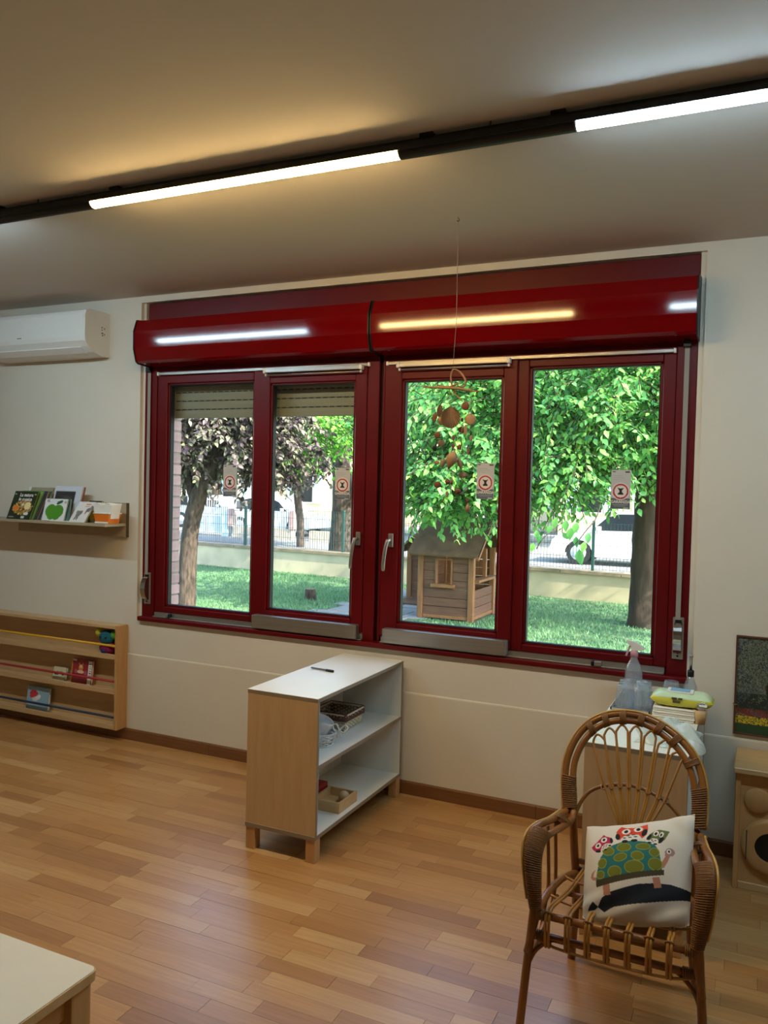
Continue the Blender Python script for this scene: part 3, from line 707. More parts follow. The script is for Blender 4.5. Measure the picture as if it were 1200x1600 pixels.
# ------------------------------------------------------------------ LOW WALL BOOK RACK
t = thing('book_rack', 'low birch wall rack with yellow, red and blue rods', 'book rack', (-4.1, D, .07))
X0, X1, y0 = -5.3, -3.545, D-.095
bx('back_panel', M['birchx'], t, X0, X1-.02, D-.013, D-.004, .08, .70)
bx('side_panel', M['beech'], t, X1-.022, X1, y0, D-.004, .072, .716, bev=.002); bx('side_panel', M['beech'], t, X0, X0+.022, y0, D-.004, .072, .716)
bx('top_board', M['birchx'], t, X0+.02, X1-.02, y0, D-.004, .694, .714, bev=.002)
for z in (.512, .298, .080):
    s = bx('shelf_board', M['birchx'], t, X0+.02, X1-.022, y0+.008, D-.012, z, z+.014)
    bx('lip', M['birchx'], s, X0+.02, X1-.022, y0-.001, y0+.012, z-.006, z+.026, bev=.002)
plain('rod_y', 214, 164, 40, .35); plain('rod_r', 158, 40, 50, .35); plain('rod_b', 34, 48, 74, .35)
for z, k, l in ((.590, 'rod_y', 'yellow rod'), (.372, 'rod_r', 'red rod'), (.150, 'rod_b', 'dark blue rod')):
    tb('rod', M[k], t, [(X0+.02, y0+.006, z), (X1-.02, y0+.006, z)], .0075, 10, label=l)
RB = 'items in the low book rack'
def rack_book(x0, x1, z, h, th, cov, art, lab, name='board_book', cat='book', nu=40):
    t = thing(name, lab, cat, (x0, D-.06, z), RB)
    sl = .02
    O = (x0, D-.045-th+.0, z+h); f = slab((x0, D-.030-th, z+h), (x1-x0, 0, 0), (0, -sl, -h), Vector((0, h, -sl)).normalized(), cov, M['paper'], t, th, art, nu, nu)
    return t, f
def rx(px, y=D-.07): return atY(px, 1040, y).x
a = Art((150, 26, 34)); a.rect(.05, .02, .22, .1, (226, 220, 210)).rect(.82, .04, 1, 1, (222, 218, 208)).rect(0, 0, .05, 1, (220, 160, 40))
a.ell(.45, .33, .11, .13, (196, 130, 70)).ell(.45, .28, .07, .07, (226, 190, 130)).ell(.37, .18, .03, .04, (196, 130, 70)).ell(.53, .18, .03, .04, (196, 130, 70)).ell(.45, .5, .17, .07, (230, 190, 150)).ell(.22, .50, .07, .10, (168, 84, 96)).ell(.70, .52, .06, .10, (168, 84, 110))
for i in range(7): a.rect(.87, .14+i*.09, .96, .17+i*.09, (90, 70, 66))
rack_book(rx(110), rx(141.5), .313, .155, .02, M['cv_red'], a, 'red board book with a bear behind the red rod')
a = Art((206, 196, 160)); a.ell(.35, .45, .12, .14, (60, 70, 50)).ell(.6, .4, .18, .12, (130, 150, 60)).ell(.2, .5, .1, .1, (40, 40, 44)).ell(.8, .5, .1, .1, (70, 60, 50))
rack_book(rx(81), rx(100), .313, .085, .018, M['cv_sage'], a, 'small pale card box left of the red board book', 'card_pack', 'box')
a = Art((142, 176, 194)); a.ell(.30, .30, .18, .17, (190, 44, 60)).poly([(.1, .42), (.25, .30), (.45, .36), (.36, .52), (.18, .5)], (200, 50, 62)).poly([(.22, .5), (.4, .42), (.5, .36), (.55, .5), (.46, .62), (.3, .62)], (226, 224, 220)).ell(.56, .42, .07, .12, (226, 224, 220), 20).ell(.34, .22, .03, .025, (90, 26, 40)).poly([(.52, .26), (.44, .22), (.46, .34)], (150, 40, 50))
rack_book(rx(41), rx(74), .095, .150, .02, M['cv_sky'], a, 'pale blue book with a red bird behind the blue rod')
# plush caterpillar ball
t = thing('plush_toy', 'plush toy in teal, green, yellow and magenta behind the yellow rod', 'plush toy', (-3.68, D-.06, .54), RB)
plain('pl_teal', 22, 92, 108, .95); plain('pl_green', 84, 158, 48, .95); plain('pl_yel', 190, 190, 60, .95); plain('pl_mag', 132, 22, 70, .95); plain('pl_navy', 30, 48, 96, .95)
c = Vector((-3.655, D-.055, .60))
MB().sphere(c+Vector((-.01, 0, .028)), .052, 16, 12, (1.1, .75, .9)).build('head', M['pl_teal'], t)
MB().sphere(c+Vector((-.078, 0, .06)), .028, 12, 8, (1, .7, 1.1)).build('ear', M['pl_yel'], t); MB().sphere(c+Vector((.05, 0, .05)), .03, 12, 8, (1, .7, 1)).build('ear', M['pl_green'], t)
MB().sphere(c+Vector((0, 0, -.035)), .05, 14, 10, (1.35, .75, .8)).build('body', M['pl_mag'], t)
MB().sphere(c+Vector((-.01, -.02, -.05)), .026, 12, 8, (1.1, .8, .8)).build('belly', M['pl_navy'], t)
for s_ in (-1, 1): MB().sphere(c+Vector((-.01+.02*s_, -.037, .035)), .007, 8, 6).build('eye', M['black'], t)

# ================================================================== FURNITURE
def shelf_unit():
    x0, x1, y0, y1, h = -2.022, -1.668, 2.985, 3.885, .706
    t = thing('shelf_unit', 'low birch shelf unit with white shelves standing alone in the middle of the floor', 'shelf unit', ((x0+x1)/2, (y0+y1)/2, 0), group='low shelf units')
    lz = .098; e = .018
    for y, ya in ((y0, y0+e), (y1-e, y1-e-.003)):
        p = bx('end_panel', M['birch'], t, x0+.002, x1-.001, y+.0008, y+e-.0008, lz+e, h-e)
        bx('inner_face', M['whitelam'], p, x0+.014, x1-.0015, ya-.001, ya+.003, lz+e, h-e)
    tp = bx('top', M['whitelam'], t, x0, x1, y0, y1, h-.003, h, bev=.0008)
    bx('top_board', M['plyedge'], t, x0+.0005, x1-.0005, y0+.0005, y1-.0005, h-e, h-.003)
    bx('back_panel', M['whitelam'], t, x0+.002, x0+.014, y0+e, y1-e, lz+e, h-e)
    for z in (.398, lz):
        s = bx('shelf', M['whitelam'], t, x0+(.012 if z > .2 else 0), x1-.003, y0+(e if z > .2 else 0), y1-(e if z > .2 else 0), z+.003, z+e)
        bx('shelf_edge', M['plyedge'], s, x1-.0031, x1-.0005, y0+(e if z > .2 else .0005), y1-(e if z > .2 else .0005), z+.001, z+e-.0005)
        if z < .2: bx('shelf_face', M['plyedge'], s, x0, x1-.003, y0-.0004, y1, z, z+.003); bx('front_edge', M['plyedge'], s, x0, x1, y0-.0006, y0, z, z+e)
    for y in (y0, y1-e): bx('edge_strip', M['plyedge'], t, x1-.001, x1, y+.001, y+e-.001, lz+e, h-e)
    for x in (x0+.002, x1-.048):
        for y in (y0+.003, y1-.05): bx('leg', M['beech'], t, x, x+.046, y, y+.046, 0, lz, bev=.002)
    b = MB()
    for y in (y0+.3, y1-.1): b.sphere((x0+.016, y, .36), .004, 6, 4)
    b.build('shelf_pin', M['darkedge'], t)
    return t
su = shelf_unit()
s2 = copy_tree(su); s2.location = (-.378, 3.41, 0)
s2['label'] = 'low shelf unit end-on behind the rattan chair, its white top crowded with things'
ST = .706

# things on and in the middle unit
t = thing('marker_pen', 'thin dark marker pen lying on top of the middle shelf unit', 'pen', atZ(503, 1046, ST+.006))
a, b_ = atZ(486, 1043, ST+.006), atZ(521, 1049, ST+.006); m_ = a.lerp(b_, .68)
tb('barrel', M['greyprint'], t, [a, a.lerp(b_, .06), m_], [.0025, .0042, .0046], 8); tb('cap', M['black'], t, [m_, b_], .0062, 10)

def weave(b, ring, z0, z1, grow, n, r, rows):
    """Basket wall of horizontal strands woven over uprights. ring(k, s): point at angle fraction k, scale s."""
    for i in range(rows):
        f = i/(rows-1); z = z0+(z1-z0)*f
        pts = []
        for k in range(n*2):
            p = ring(k/(n*2), 1+grow*f); off = r*.9*(1 if (k+i) % 2 else -1)
            c = ring(k/(n*2), 0); d = (p-c).normalized() if (p-c).length > 1e-6 else Vector((1, 0, 0))
            pts.append(Vector((p.x, p.y, z))+d*off)
        b.tube(pts, r, 5, closed=True)
def rect_ring(c, hx, hy):
    def f(k, s):
        a = k*2*math.pi; ca, sa = math.cos(a), math.sin(a); q = max(abs(ca), abs(sa))
        return Vector((c[0]+hx*s*ca/q, c[1]+hy*s*sa/q, 0)) if s else Vector((c[0], c[1], 0))
    return f
def round_ring(c, rx_, ry_):
    return lambda k, s: Vector((c[0]+rx_*s*math.cos(k*2*math.pi), c[1]+ry_*s*math.sin(k*2*math.pi), 0))
plain('wicker', 214, 202, 172, .6); plain('wickw', 224, 222, 214, .6)
plain('liner', 86, 50, 40, .85)
S1 = .416
c = (-1.885, 3.58)
t = thing('lined_basket', 'rectangular wicker basket with brown checked lining on the upper shelf', 'basket', (*c, S1))
b = MB(); R = rect_ring(c, .082, .086); weave(b, R, S1+.008, S1+.075, .14, 20, .0035, 9)
for k in range(40):
    p, q = R(k/40, 1.0), R(k/40, 1.14); b.tube([(p.x, p.y, S1+.003), (q.x, q.y, S1+.078)], .003, 5)
b.tube([R(k/60, 1.14)+Vector((0, 0, S1+.079)) for k in range(60)], .006, 6, closed=True)
b.build('wicker', M['wicker'], t)
def linfn(X, Y, out): out[...] = out
P = [[(lambda p: Vector((p.x, p.y, z)))(R(k/40, s)) for s, z in ((1.17, S1+.048), (1.19, S1+.082), (1.13, S1+.088), (1.03, S1+.03), (.9, S1+.016), (.02, S1+.014))] for k in range(40)]
m_, n_, l_, b_ = _nt('checked_lining'); ck = n_.new('ShaderNodeTexChecker'); ck.inputs['Scale'].default_value = 110; tc_ = n_.new('ShaderNodeTexCoord'); l_.new(tc_.outputs['Object'], ck.inputs[0])
ck.inputs[1].default_value = (*C(86, 48, 38), 1); ck.inputs[2].default_value = (*C(100, 64, 52), 1); l_.new(ck.outputs[0], b_.inputs['Base Color']); b_.inputs['Roughness'].default_value = .9; M['lining'] = m_
MB().grid(P, True, True).build('lining', M['lining'], t)
c = (-1.805, 3.265)
t = thing('bow_basket', 'small round white wicker basket with a bow on the upper shelf', 'basket', (*c, S1))
b = MB(); R = round_ring(c, .052, .052); weave(b, R, S1+.006, S1+.058, .32, 11, .0035, 7)
for k in range(22):
    p, q = R(k/22, 1.0), R(k/22, 1.35); b.tube([(p.x, p.y, S1+.002), (q.x, q.y, S1+.062)], .0028, 5)
b.lathe([(.06, 0), (.06, .004)], (c[0], c[1], S1+.001), 20)
b.build('wicker', M['wickw'], t)
b = MB(); q = Vector((c[0]+.075, c[1]+.035, S1+.066))
for s_ in (-1, 1): b.tube(cr([q, q+Vector((.022*s_, .012, .022)), q+Vector((.038*s_, .01, .012)), q+Vector((.022*s_, .0, -.008)), q], 5), .0042, 6)
b.sphere(q, .009, 8, 6); b.tube([q, q+Vector((.012, -.004, -.03))], .004, 6); b.tube([q, q+Vector((-.008, -.006, -.032))], .004, 6)
b.build('bow', M['wickw'], t)
t = thing('white_cup', 'plain white cup tipped in the bow basket on the upper shelf', 'cup', (c[0], c[1], S1+.05))
b = MB().lathe([(.002, -.045), (.034, -.045), (.042, -.02), (.046, .04), (.0455, .045), (.043, .04), (.037, -.02), (.03, -.038), (.002, -.04)], (0, 0, 0), 24, cap0=False, cap1=False)
b.xform(Matrix.Translation((c[0]-.004, c[1]+.0, S1+.078)) @ Matrix.Rotation(math.radians(38), 4, (-.7, .7, 0)) @ Matrix.Rotation(math.radians(20), 4, 'X')); plain('china', 228, 230, 230, .2); b.build('cup_body', M['china'], t)
# lower shelf: tray with ball, red wooden block
S0 = .116
plain('redwood', 150, 30, 34, .45)
t = thing('wooden_tray', 'small open wooden tray on the bottom shelf of the middle unit', 'tray', (-1.79, 3.09, S0))
x0, x1, y0, y1 = -1.842, -1.695, 3.25, 3.43
b = MB(); b.box(x0, x1, y0, y1, S0, S0+.008).box(x0, x1, y0, y0+.010, S0+.008, S0+.048).box(x0, x1, y1-.01, y1, S0+.008, S0+.048).box(x1-.01, x1, y0+.01, y1-.01, S0+.008, S0+.048).box(x0, x0+.01, y0+.01, y1-.01, S0+.008, S0+.048)
b.build('tray_box', M['beechx'], t)
t = thing('wooden_ball', 'pale wooden ball lying in the small wooden tray', 'ball', (-1.785, 3.14, S0+.008)); MB().sphere((-1.735, 3.375, S0+.034), .026, 18, 12).build('ball_body', M['birch'], t)
t = thing('toy_bridge', 'red wooden toy block with an arch beside the wooden tray', 'toy block', (-1.80, 3.2, S0))
x0, x1 = -1.985, -1.848
b = MB(); b.box(x0, x1, 3.31, 3.42, S0+.056, S0+.072, .002).box(x1-.016, x1, 3.31, 3.42, S0, S0+.056, .001).box(x0, x0+.016, 3.31, 3.42, S0, S0+.056, .001)
b.build('block_body', M['redwood'], t)

# things on the unit behind the chair
G2 = 'things on the shelf unit behind the chair'
t = thing('metal_tray', 'dark metal tray carrying upturned glasses', 'tray', (-.47, 3.55, ST))
a = [atZ(952, 1090, ST), atZ(1004, 1099, ST), atZ(1004, 1075, ST), atZ(963, 1075, ST)]
x0, x1, y0, y1 = -.545, -.385, 3.44, 3.80
b = MB(); b.box(x0+.008, x1-.008, y0+.008, y1-.008, ST, ST+.004)
for q in ((x0, x0+.010, y0, y1), (x1-.010, x1, y0, y1), (x0, x1, y0, y0+.010), (x0, x1, y1-.010, y1)): b.box(*q, ST+.003, ST+.016, .003)
b.build('tray_body', M['steel'], t)
M['tumbler'] = pane_mat('clear_glass', (.96, .975, .985), 2.6)
def _pale_glint(m, k):
    n, l = m.node_tree.nodes, m.node_tree.links; o = n['Material Output']; src = o.inputs[0].links[0].from_socket
    d = n.new('ShaderNodeBsdfDiffuse'); d.inputs[0].default_value = (*C(214, 228, 240), 1); mx = n.new('ShaderNodeMixShader'); mx.inputs[0].default_value = k
    l.new(src, mx.inputs[1]); l.new(d.outputs[0], mx.inputs[2]); l.new(mx.outputs[0], o.inputs[0])
_pale_glint(M['tumbler'], .12)  # bluish white mixed into the glass colour stands for its highlights
def glass(x, y, z, lab, r=.031, h=.095):
    t = thing('drinking_glass', lab, 'glass', (x, y, z), 'upturned drinking glasses')
    b = MB().lathe([(r*1.12, 0), (r*1.1, .002), (r*.86, h*.98), (r*.82, h), (.002, h), (.002, h-.010), (r*.78, h-.010)], (x, y, z), 22, cap0=False, cap1=False)
    b.build('glass_body', M['tumbler'], t)
    b = MB()
    for i in range(10):
        a = i*2*math.pi/10; b.tube([(x+r*1.10*math.cos(a), y+r*1.10*math.sin(a), z+.008), (x+r*.92*math.cos(a), y+r*.92*math.sin(a), z+h*.8)], .0016, 5)
    b.build('ribs', M['tumbler'], t)
zt = ST+.0042
glass(-.50, 3.50, zt, 'upturned drinking glass at the left front of the metal tray')
glass(-.425, 3.51, zt, 'upturned drinking glass at the right front of the metal tray')
glass(-.425, 3.505, zt+.022, 'second glass stacked over the right front glass on the tray')
glass(-.505, 3.60, zt, 'upturned drinking glass in the second row of the tray behind the left one')
glass(-.43, 3.61, zt, 'upturned drinking glass in the second row of the tray behind the stacked pair')
glass(-.335, 3.74, ST+.001, 'single upturned glass standing right of the tray by the dispenser bottle', .034, .085)
t = thing('spray_bottle', 'clear spray bottle with a white and pink trigger head', 'spray bottle', (-.492, 3.72, zt))
c = (-.492, 3.72, zt)
MB().lathe([(.002, 0), (.036, 0), (.038, .01), (.038, .10), (.030, .135), (.015, .165), (.013, .18), (.011, .18), (.013, .163), (.028, .133), (.035, .1), (.035, .012), (.002, .004)], c, 24, cap0=False, cap1=False).build('bottle', M['tumbler'], t)
plain('pinkpl', 206, 150, 170, .4); plain('liquid', 214, 206, 222, .1)
MB().lathe([(.017, .176), (.017, .198), (.012, .2), (.012, .205)], c, 18).build('collar', M['pinkpl'], t)
b = MB(); y = c[1]; x = c[0]; z = zt
b.prism([(x-.036, z+.236), (x-.030, z+.246), (x+.0, z+.242), (x+.026, z+.226), (x+.044, z+.214), (x+.040, z+.207), (x+.016, z+.204), (x-.012, z+.204), (x-.014, z+.222)], 'y', y-.011, y+.011)
h_ = b.build('trigger_head', M['white_pl'], t)
b = MB(); b.beam((x-.018, y, z+.222), (x-.035, y, z+.176), .012, .008); b.build('trigger', M['pinkpl'], t)
t = thing('dispenser_bottle', 'small bottle with black collar and thin metal spout near the sill', 'bottle', (-.262, 3.80, ST))
c = (-.262, 3.80, ST)
MB().lathe([(.002, 0), (.028, 0), (.03, .01), (.028, .06), (.014, .095), (.012, .105), (.01, .105), (.011, .094), (.024, .06), (.026, .012), (.002, .004)], c, 20, cap0=False, cap1=False).build('bottle', M['tumbler'], t)
MB().lathe([(.014, .102), (.014, .128), (.010, .131)], c, 16).build('collar', M['black'], t)
MB().lathe([(.006, .131), (.006, .185), (.009, .190), (.009, .194), (.002, .195)], c, 14).build('spout', M['steel'], t)
# stack of napkins, wipes, bag, cup
t = thing('napkin_stack', 'stack of cream paper napkins under the yellow wipes pack', 'napkins', (-.30, 3.45, ST))
x0, x1, y0 = -.372, -.215, 3.40; z = ST+.0005
for i in range(6):
    MB().box(x0+RND.uniform(-.003, .003), x1+RND.uniform(-.003, .003), y0+RND.uniform(-.003, .003), y0+.17, z, z+.0078, .0025).build('napkin', M['paper'], t); z += .0085
plain('packyel', 214, 204, 60, .3); plain('packblue', 126, 176, 200, .35); plain('packpale', 206, 222, 214, .3)
m_, n_, l_, b_ = _nt('wipes_foil'); tc_ = n_.new('ShaderNodeTexCoord'); sx = n_.new('ShaderNodeSeparateXYZ'); l_.new(tc_.outputs['Object'], sx.inputs[0])
nz = n_.new('ShaderNodeTexNoise'); nz.inputs['Scale'].default_value = 22; l_.new(tc_.outputs['Object'], nz.inputs['Vector'])
ad = n_.new('ShaderNodeMath'); ad.operation = 'MULTIPLY_ADD'; ad.inputs[1].default_value = .012; l_.new(nz.outputs[0], ad.inputs[0]); l_.new(sx.outputs[2], ad.inputs[2])
rp = n_.new('ShaderNodeValToRGB'); rp.color_ramp.interpolation = 'CONSTANT'; rp.color_ramp.elements[0].color = (*C(212, 204, 70), 1); rp.color_ramp.elements[1].position = .5; rp.color_ramp.elements[1].color = (*C(196, 220, 176), 1)
mr = n_.new('ShaderNodeMapRange'); mr.inputs[1].default_value = .0; mr.inputs[2].default_value = .09; l_.new(ad.outputs[0], mr.inputs[0]); l_.new(mr.outputs[0], rp.inputs[0]); l_.new(rp.outputs[0], b_.inputs['Base Color']); b_.inputs['Roughness'].default_value = .25; M['foil'] = m_
t = thing('wipes_pack', 'yellow and pale green pack of wet wipes with a white flip lid', 'wipes', (-.29, 3.47, z))
px0, px1, py0, py1 = -.385, -.150, 3.405, 3.53; P = []
for i in range(25):
    u = i/24; row_ = []
    for j in range(24):
        a = 2*math.pi*j/24; e = min(1, min(u, 1-u)*7)**.5
        hz = .027*e+.0008; hy = (py1-py0)/2*(.86+.14*e) if e < 1 else (py1-py0)/2
        ca, sa = math.cos(a), math.sin(a)
        row_.append(Vector((px0+(px1-px0)*u, (py0+py1)/2+hy*math.copysign(abs(ca)**.6, ca), z+.028+hz*math.copysign(abs(sa)**.6, sa)*(1+.06*math.sin(9*u+3*ca)))))
    P.append(row_+[row_[0]])
MB().grid(P).build('pack', M['foil'], t)
b = MB(); b.box(-.325, -.225, 3.435, 3.505, z+.053, z+.060, .004, 2); l_ = b.build('flip_lid', M['white_pl'], t)
MB().box(-.312, -.238, 3.443, 3.497, z+.060, z+.0615, .001).build('lid_label', M['packblue'], l_)
b = MB()
for x, w in ((-.302, .02), (-.278, .016), (-.298, .028)): b.box(x, x+w, 3.4015, 3.404, z+(.036 if w != .028 else .022), z+(.043 if w != .028 else .030))
b.build('pack_mark', M['darkedge'], t)
t = thing('paper_cup', 'beige cup with a crumpled tissue behind the plastic bag', 'cup', (-.196, 3.42, ST))
MB().lathe([(.002, 0), (.020, 0), (.027, .056), (.0255, .056), (.019, .004), (.002, .003)], (-.196, 3.42, ST), 22, cap0=False, cap1=False).build('cup_body', M['beechx'], t)
t = thing('tissue', 'crumpled white tissue poking out of the beige cup', 'tissue', (-.192, 3.415, ST+.056))
b = MB()
for i in range(26):
    th, ph = RND.uniform(0, 6.28), RND.uniform(-.6, 1.4); c0 = Vector((-.192, 3.415, ST+.066)); d = Vector((math.cos(th)*math.cos(ph), math.sin(th)*math.cos(ph), math.sin(ph)))
    p = c0+d*RND.uniform(.006, .024); u = d.orthogonal().normalized()*RND.uniform(.012, .02); v = d.cross(u).normalized()*RND.uniform(.012, .02)
    b.quad(p-u, p-v+d*.006, p+u, p+v-d*.004)
b.build('folds', M['white_pl'], t)
# translucent bag lying over the front right corner
m_, n_, l_, b_ = _nt('bag_film'); b_.inputs['Base Color'].default_value = (*C(224, 232, 228), 1); b_.inputs['Roughness'].default_value = .2; b_.inputs['Alpha'].default_value = .78
tr = n_.new('ShaderNodeBsdfTranslucent'); tr.inputs[0].default_value = (*C(210, 232, 220), 1); mx = n_.new('ShaderNodeMixShader'); mx.inputs[0].default_value = .3; l_.new(b_.outputs[0], mx.inputs[1]); l_.new(tr.outputs[0], mx.inputs[2]); l_.new(mx.outputs[0], n_['Material Output'].inputs[0]); M['film'] = m_
t = thing('plastic_bag', 'thin whitish plastic bag slumped over the corner of the unit behind the chair', 'bag', (-.27, 3.15, ST))
P = []
for i in range(31):
    u = i/30; row_ = []
    for j in range(25):
        v = j/24; x = -.40+.232*u+.015*math.sin(6*v); y = 3.03+.27*v+.012*math.sin(11*u)
        e = max(0, math.sin(math.pi*u))**.45*max(0, math.sin(math.pi*v))**.4
        zz = ST+.003+e*(.036+.018*math.sin(7*u+5*v)+.012*math.sin(16*u-9*v)+.008*math.sin(31*u*v+4))
        if x > -.196: zz = max(zz-(x+.196)*.35, ST-.02)
        row_.append(Vector((x, y, max(zz, ST+.002) if x < -.196 else zz)))
    P.append(row_)
MB().grid(P).build('film_sheet', M['film'], t)

# ------------------------------------------------------------------ play kitchen and picture at the right
t = thing('play_kitchen', 'small wooden play cooker with a round knob and round oven door', 'play kitchen', (.2, 3.75, 0))
x0, x1, y0, y1 = -.062, .48, 3.612, 3.895
MB().box(x0-.008, x1+.008, y0-.02, y1, .478, .502, .004).build('top_board', M['beechx'], t)
for x in (x0, x1-.02): MB().box(x, x+.020, y0, y1, 0, .478, .002).build('side_panel', M['beech'], t)
fp = MB().box(x0+.02, x1-.02, y0+.010, y0+.026, .03, .478).build('front_panel', M['beech'], t)
MB().box(x0+.02, x1-.02, y0+.004, y0+.02, 0, .03, .002).build('bottom_rail', M['beechx'], t)
bx('back_panel', M['beechx'], t, x0+.02, x1-.02, y1-.012, y1, .0, .478)
b = MB().lathe([(.002, -.013), (.046, -.013), (.050, -.009), (.050, 0)], (.022, y0+.010, .372), 32, 'y', cap0=False, cap1=False); k_ = b.build('knob', M['beech'], t)
c = (.078, y0+.010, .19); b = MB().lathe([(.062, -.020), (.098, -.022), (.112, -.016), (.114, 0)], c, 48, 'y', cap0=False, cap1=False); b.lathe([(.062, -.020), (.062, -.002)], c, 48, 'y', cap0=False, cap1=False); d_ = b.build('oven_door', M['beech'], t)
MB().lathe([(.002, -.004), (.062, -.004)], c, 40, 'y', cap0=False, cap1=False).build('oven_hole', M['black'], d_)
MB().box(c[0]-.095, c[0]-.090, y0-.0125, y0-.006, .13, .25).build('door_groove', M['darkedge'], d_)

t = thing('wall_picture', 'unglazed picture of a tree above red and yellow flower beds in a thin brown frame', 'picture', (.1, D, .56))
x0, x1, z0, z1 = -.086, .30, .555, .992
plain('thinframe', 88, 52, 36, .5)
b = MB(); frame_rect(b, x0, x1, z0, z1, .008, D-.014, D-.001, .001); b.build('frame', M['thinframe'], t)
bx('backing', M['darkedge'], t, x0+.006, x1-.006, D-.008, D-.001, z0+.006, z1-.006)
a = Art((64, 74, 60))
def park(X, Y, out):
    r = NPR.random(X.shape); g = np.stack([C(52, 64, 52), C(92, 100, 84), C(120, 124, 104), C(44, 50, 46), C(80, 92, 96)])
    big = .5+.5*np.sin(X*14+2*np.sin(Y*11))*np.sin(Y*13); k = np.clip(((r*.6+big*.5)*5).astype(int), 0, 4); out[..., :3] = np.array(g)[k]
    m = (np.abs(X-.42-.05*np.sin(Y*9)) < .05) & (Y > .45) & (Y < .74); out[m, :3] = C(44, 36, 30)
    m = (Y > .58) & (Y < .80); out[m & (r < .7), :3] = C(40, 48, 34); out[m & (np.abs(X-.42) < .05) & (Y < .76), :3] = C(40, 32, 28)
    m = (Y > .74) & (Y < .82) & (r < .55); out[m, :3] = C(126, 50, 38)
    m = (Y > .82) & (Y < .90); out[m, :3] = C(44, 66, 34); out[m & (r < .6), :3] = C(206, 180, 40)
    out[Y > .90, :3] = C(44, 70, 40)
a.fn(park)
art_panel('picture_print', a, t, (x0+.008, D-.0085, z1-.008), (x1-x0-.016, 0, 0), (0, 0, z0-z1+.016), 120, 136, M['print'])
t = thing('wall_hook', 'small metal hook screwed into the wall at the picture edge', 'hook', (-.092, D, .685))
p = atY(1146, 1098, D)
tb('hook_wire', M['steel'], t, cr([(p.x, D+.001, p.z), (p.x, D-.016, p.z), (p.x+.008, D-.022, p.z-.001), (p.x+.016, D-.020, p.z+.001)], 4), .0026, 8)

# ------------------------------------------------------------------ child's table in the corner of the view
t = thing('child_table', 'low child table with cream laminate top and wooden edge', 'table', (-1.75, .95, 0))
tx0, tx1, ty0, ty1, tz = -2.25, -1.288, .55, 1.35, .53
def rrect(x0, x1, y0, y1, r, n=6):
    out = []
    for cx, cy, a0 in ((x1-r, y1-r, 0), (x0+r, y1-r, 90), (x0+r, y0+r, 180), (x1-r, y0+r, 270)):
        out += [(cx+r*math.cos(math.radians(a0+90*i/n)), cy+r*math.sin(math.radians(a0+90*i/n))) for i in range(n+1)]
    return out
MB().prism(rrect(tx0+.003, tx1-.003, ty0+.003, ty1-.003, .018), 'z', tz-.0015, tz+.0005).build('top_laminate', M['whitelam'], t)
MB().prism(rrect(tx0, tx1, ty0, ty1, .02), 'z', tz-.022, tz-.0015).build('table_top', M['beechx'], t)
w = .056
for x in (tx0+.012, tx1-.012-w):
    for y in (ty0+.012, ty1-.012-w): bx('leg', M['beech'], t, x, x+w, y, y+w, 0, tz-.022, bev=.006, seg=2)
for y in (ty0+.03, ty1-.05): bx('apron', M['beechx'], t, tx0+.06, tx1-.06, y, y+.02, tz-.085, tz-.022)
for x in (tx0+.03, tx1-.05): bx('apron', M['beech'], t, x, x+.02, ty0+.06, ty1-.06, tz-.085, tz-.022)

# ------------------------------------------------------------------ RATTAN CHAIR
XC = -.345
ch = thing('rattan_armchair', 'rattan armchair with fan back and curved wrapped arms', 'chair', (XC, 2.55, 0))
mir = lambda p: Vector((2*XC-p[0], p[1], p[2]))
both = lambda pts: (pts, [mir(p) for p in pts])
BPN = Vector((0, 1, -.37)).normalized(); BP0 = Vector((0, 2.69, .57))
bp = lambda zx, zy, off=0: onpl(800+zx/3, 1100+zy/3, BP0-BPN*off, BPN)       # point on the back plane
def rings(pa, pb, name, m, turns, ra=.010, rr=.0026, n=12, parent=ch, i0=0., i1=1., dens=None, normal=None):
    """Binding: cane wound round two neighbouring poles pa, pb (equal length point lists)."""
    b = MB(); k = len(pa)-1; pts = []; rad = []
    N = turns*n
    for q in range(N+1):
        f = (i0+(i1-i0)*q/N)*k; i = min(int(f), k-1); w_ = f-i
        A, Bq = pa[i].lerp(pa[i+1], w_), pb[i].lerp(pb[i+1], w_); c = (A+Bq)/2; u = (Bq-A); hw = u.length/2+ra; u.normalize()
        t_ = (pa[i+1]-pa[i]).normalized(); v = t_.cross(u)
        if v.length < 1e-4: v = t_.orthogonal()
        v.normalize(); a = 2*math.pi*q/n
        ca, sa = math.cos(a), math.sin(a)
        pts.append(c+u*hw*math.copysign(abs(ca)**.75, ca)+v*(ra+rr)*math.copysign(abs(sa)**.75, sa))
    b.tube(pts, rr, 5)
    return b.build(name, m, parent)
# hoop: outer and inner pole
ho = [bp(*q) for q in [(256, 500), (252, 430), (250, 345), (262, 252), (302, 160), (362, 95), (435, 58), (520, 47), (610, 60), (700, 100), (780, 160), (842, 232), (880, 310), (898, 400), (899, 490), (893, 590)]]
hi = [bp(*q) for q in [(290, 500), (288, 430), (286, 355), (294, 272), (328, 190), (378, 128), (442, 90), (521, 78), (602, 88), (680, 125), (750, 182), (805, 248), (840, 322), (857, 405), (860, 490), (857, 590)]]
HO, HI = cr(ho, 4), cr(hi, 4)
r = .0105
tb('hoop_pole', M['rattan'], ch, HO, r, 10); tb('hoop_pole', M['rattan'], ch, HI, r, 10)
tb('hoop_trim', M['paleskin'], ch, [p+(p-q).normalized()*.012-BPN*.003 for p, q in zip(HO, HI)], .004, 6)
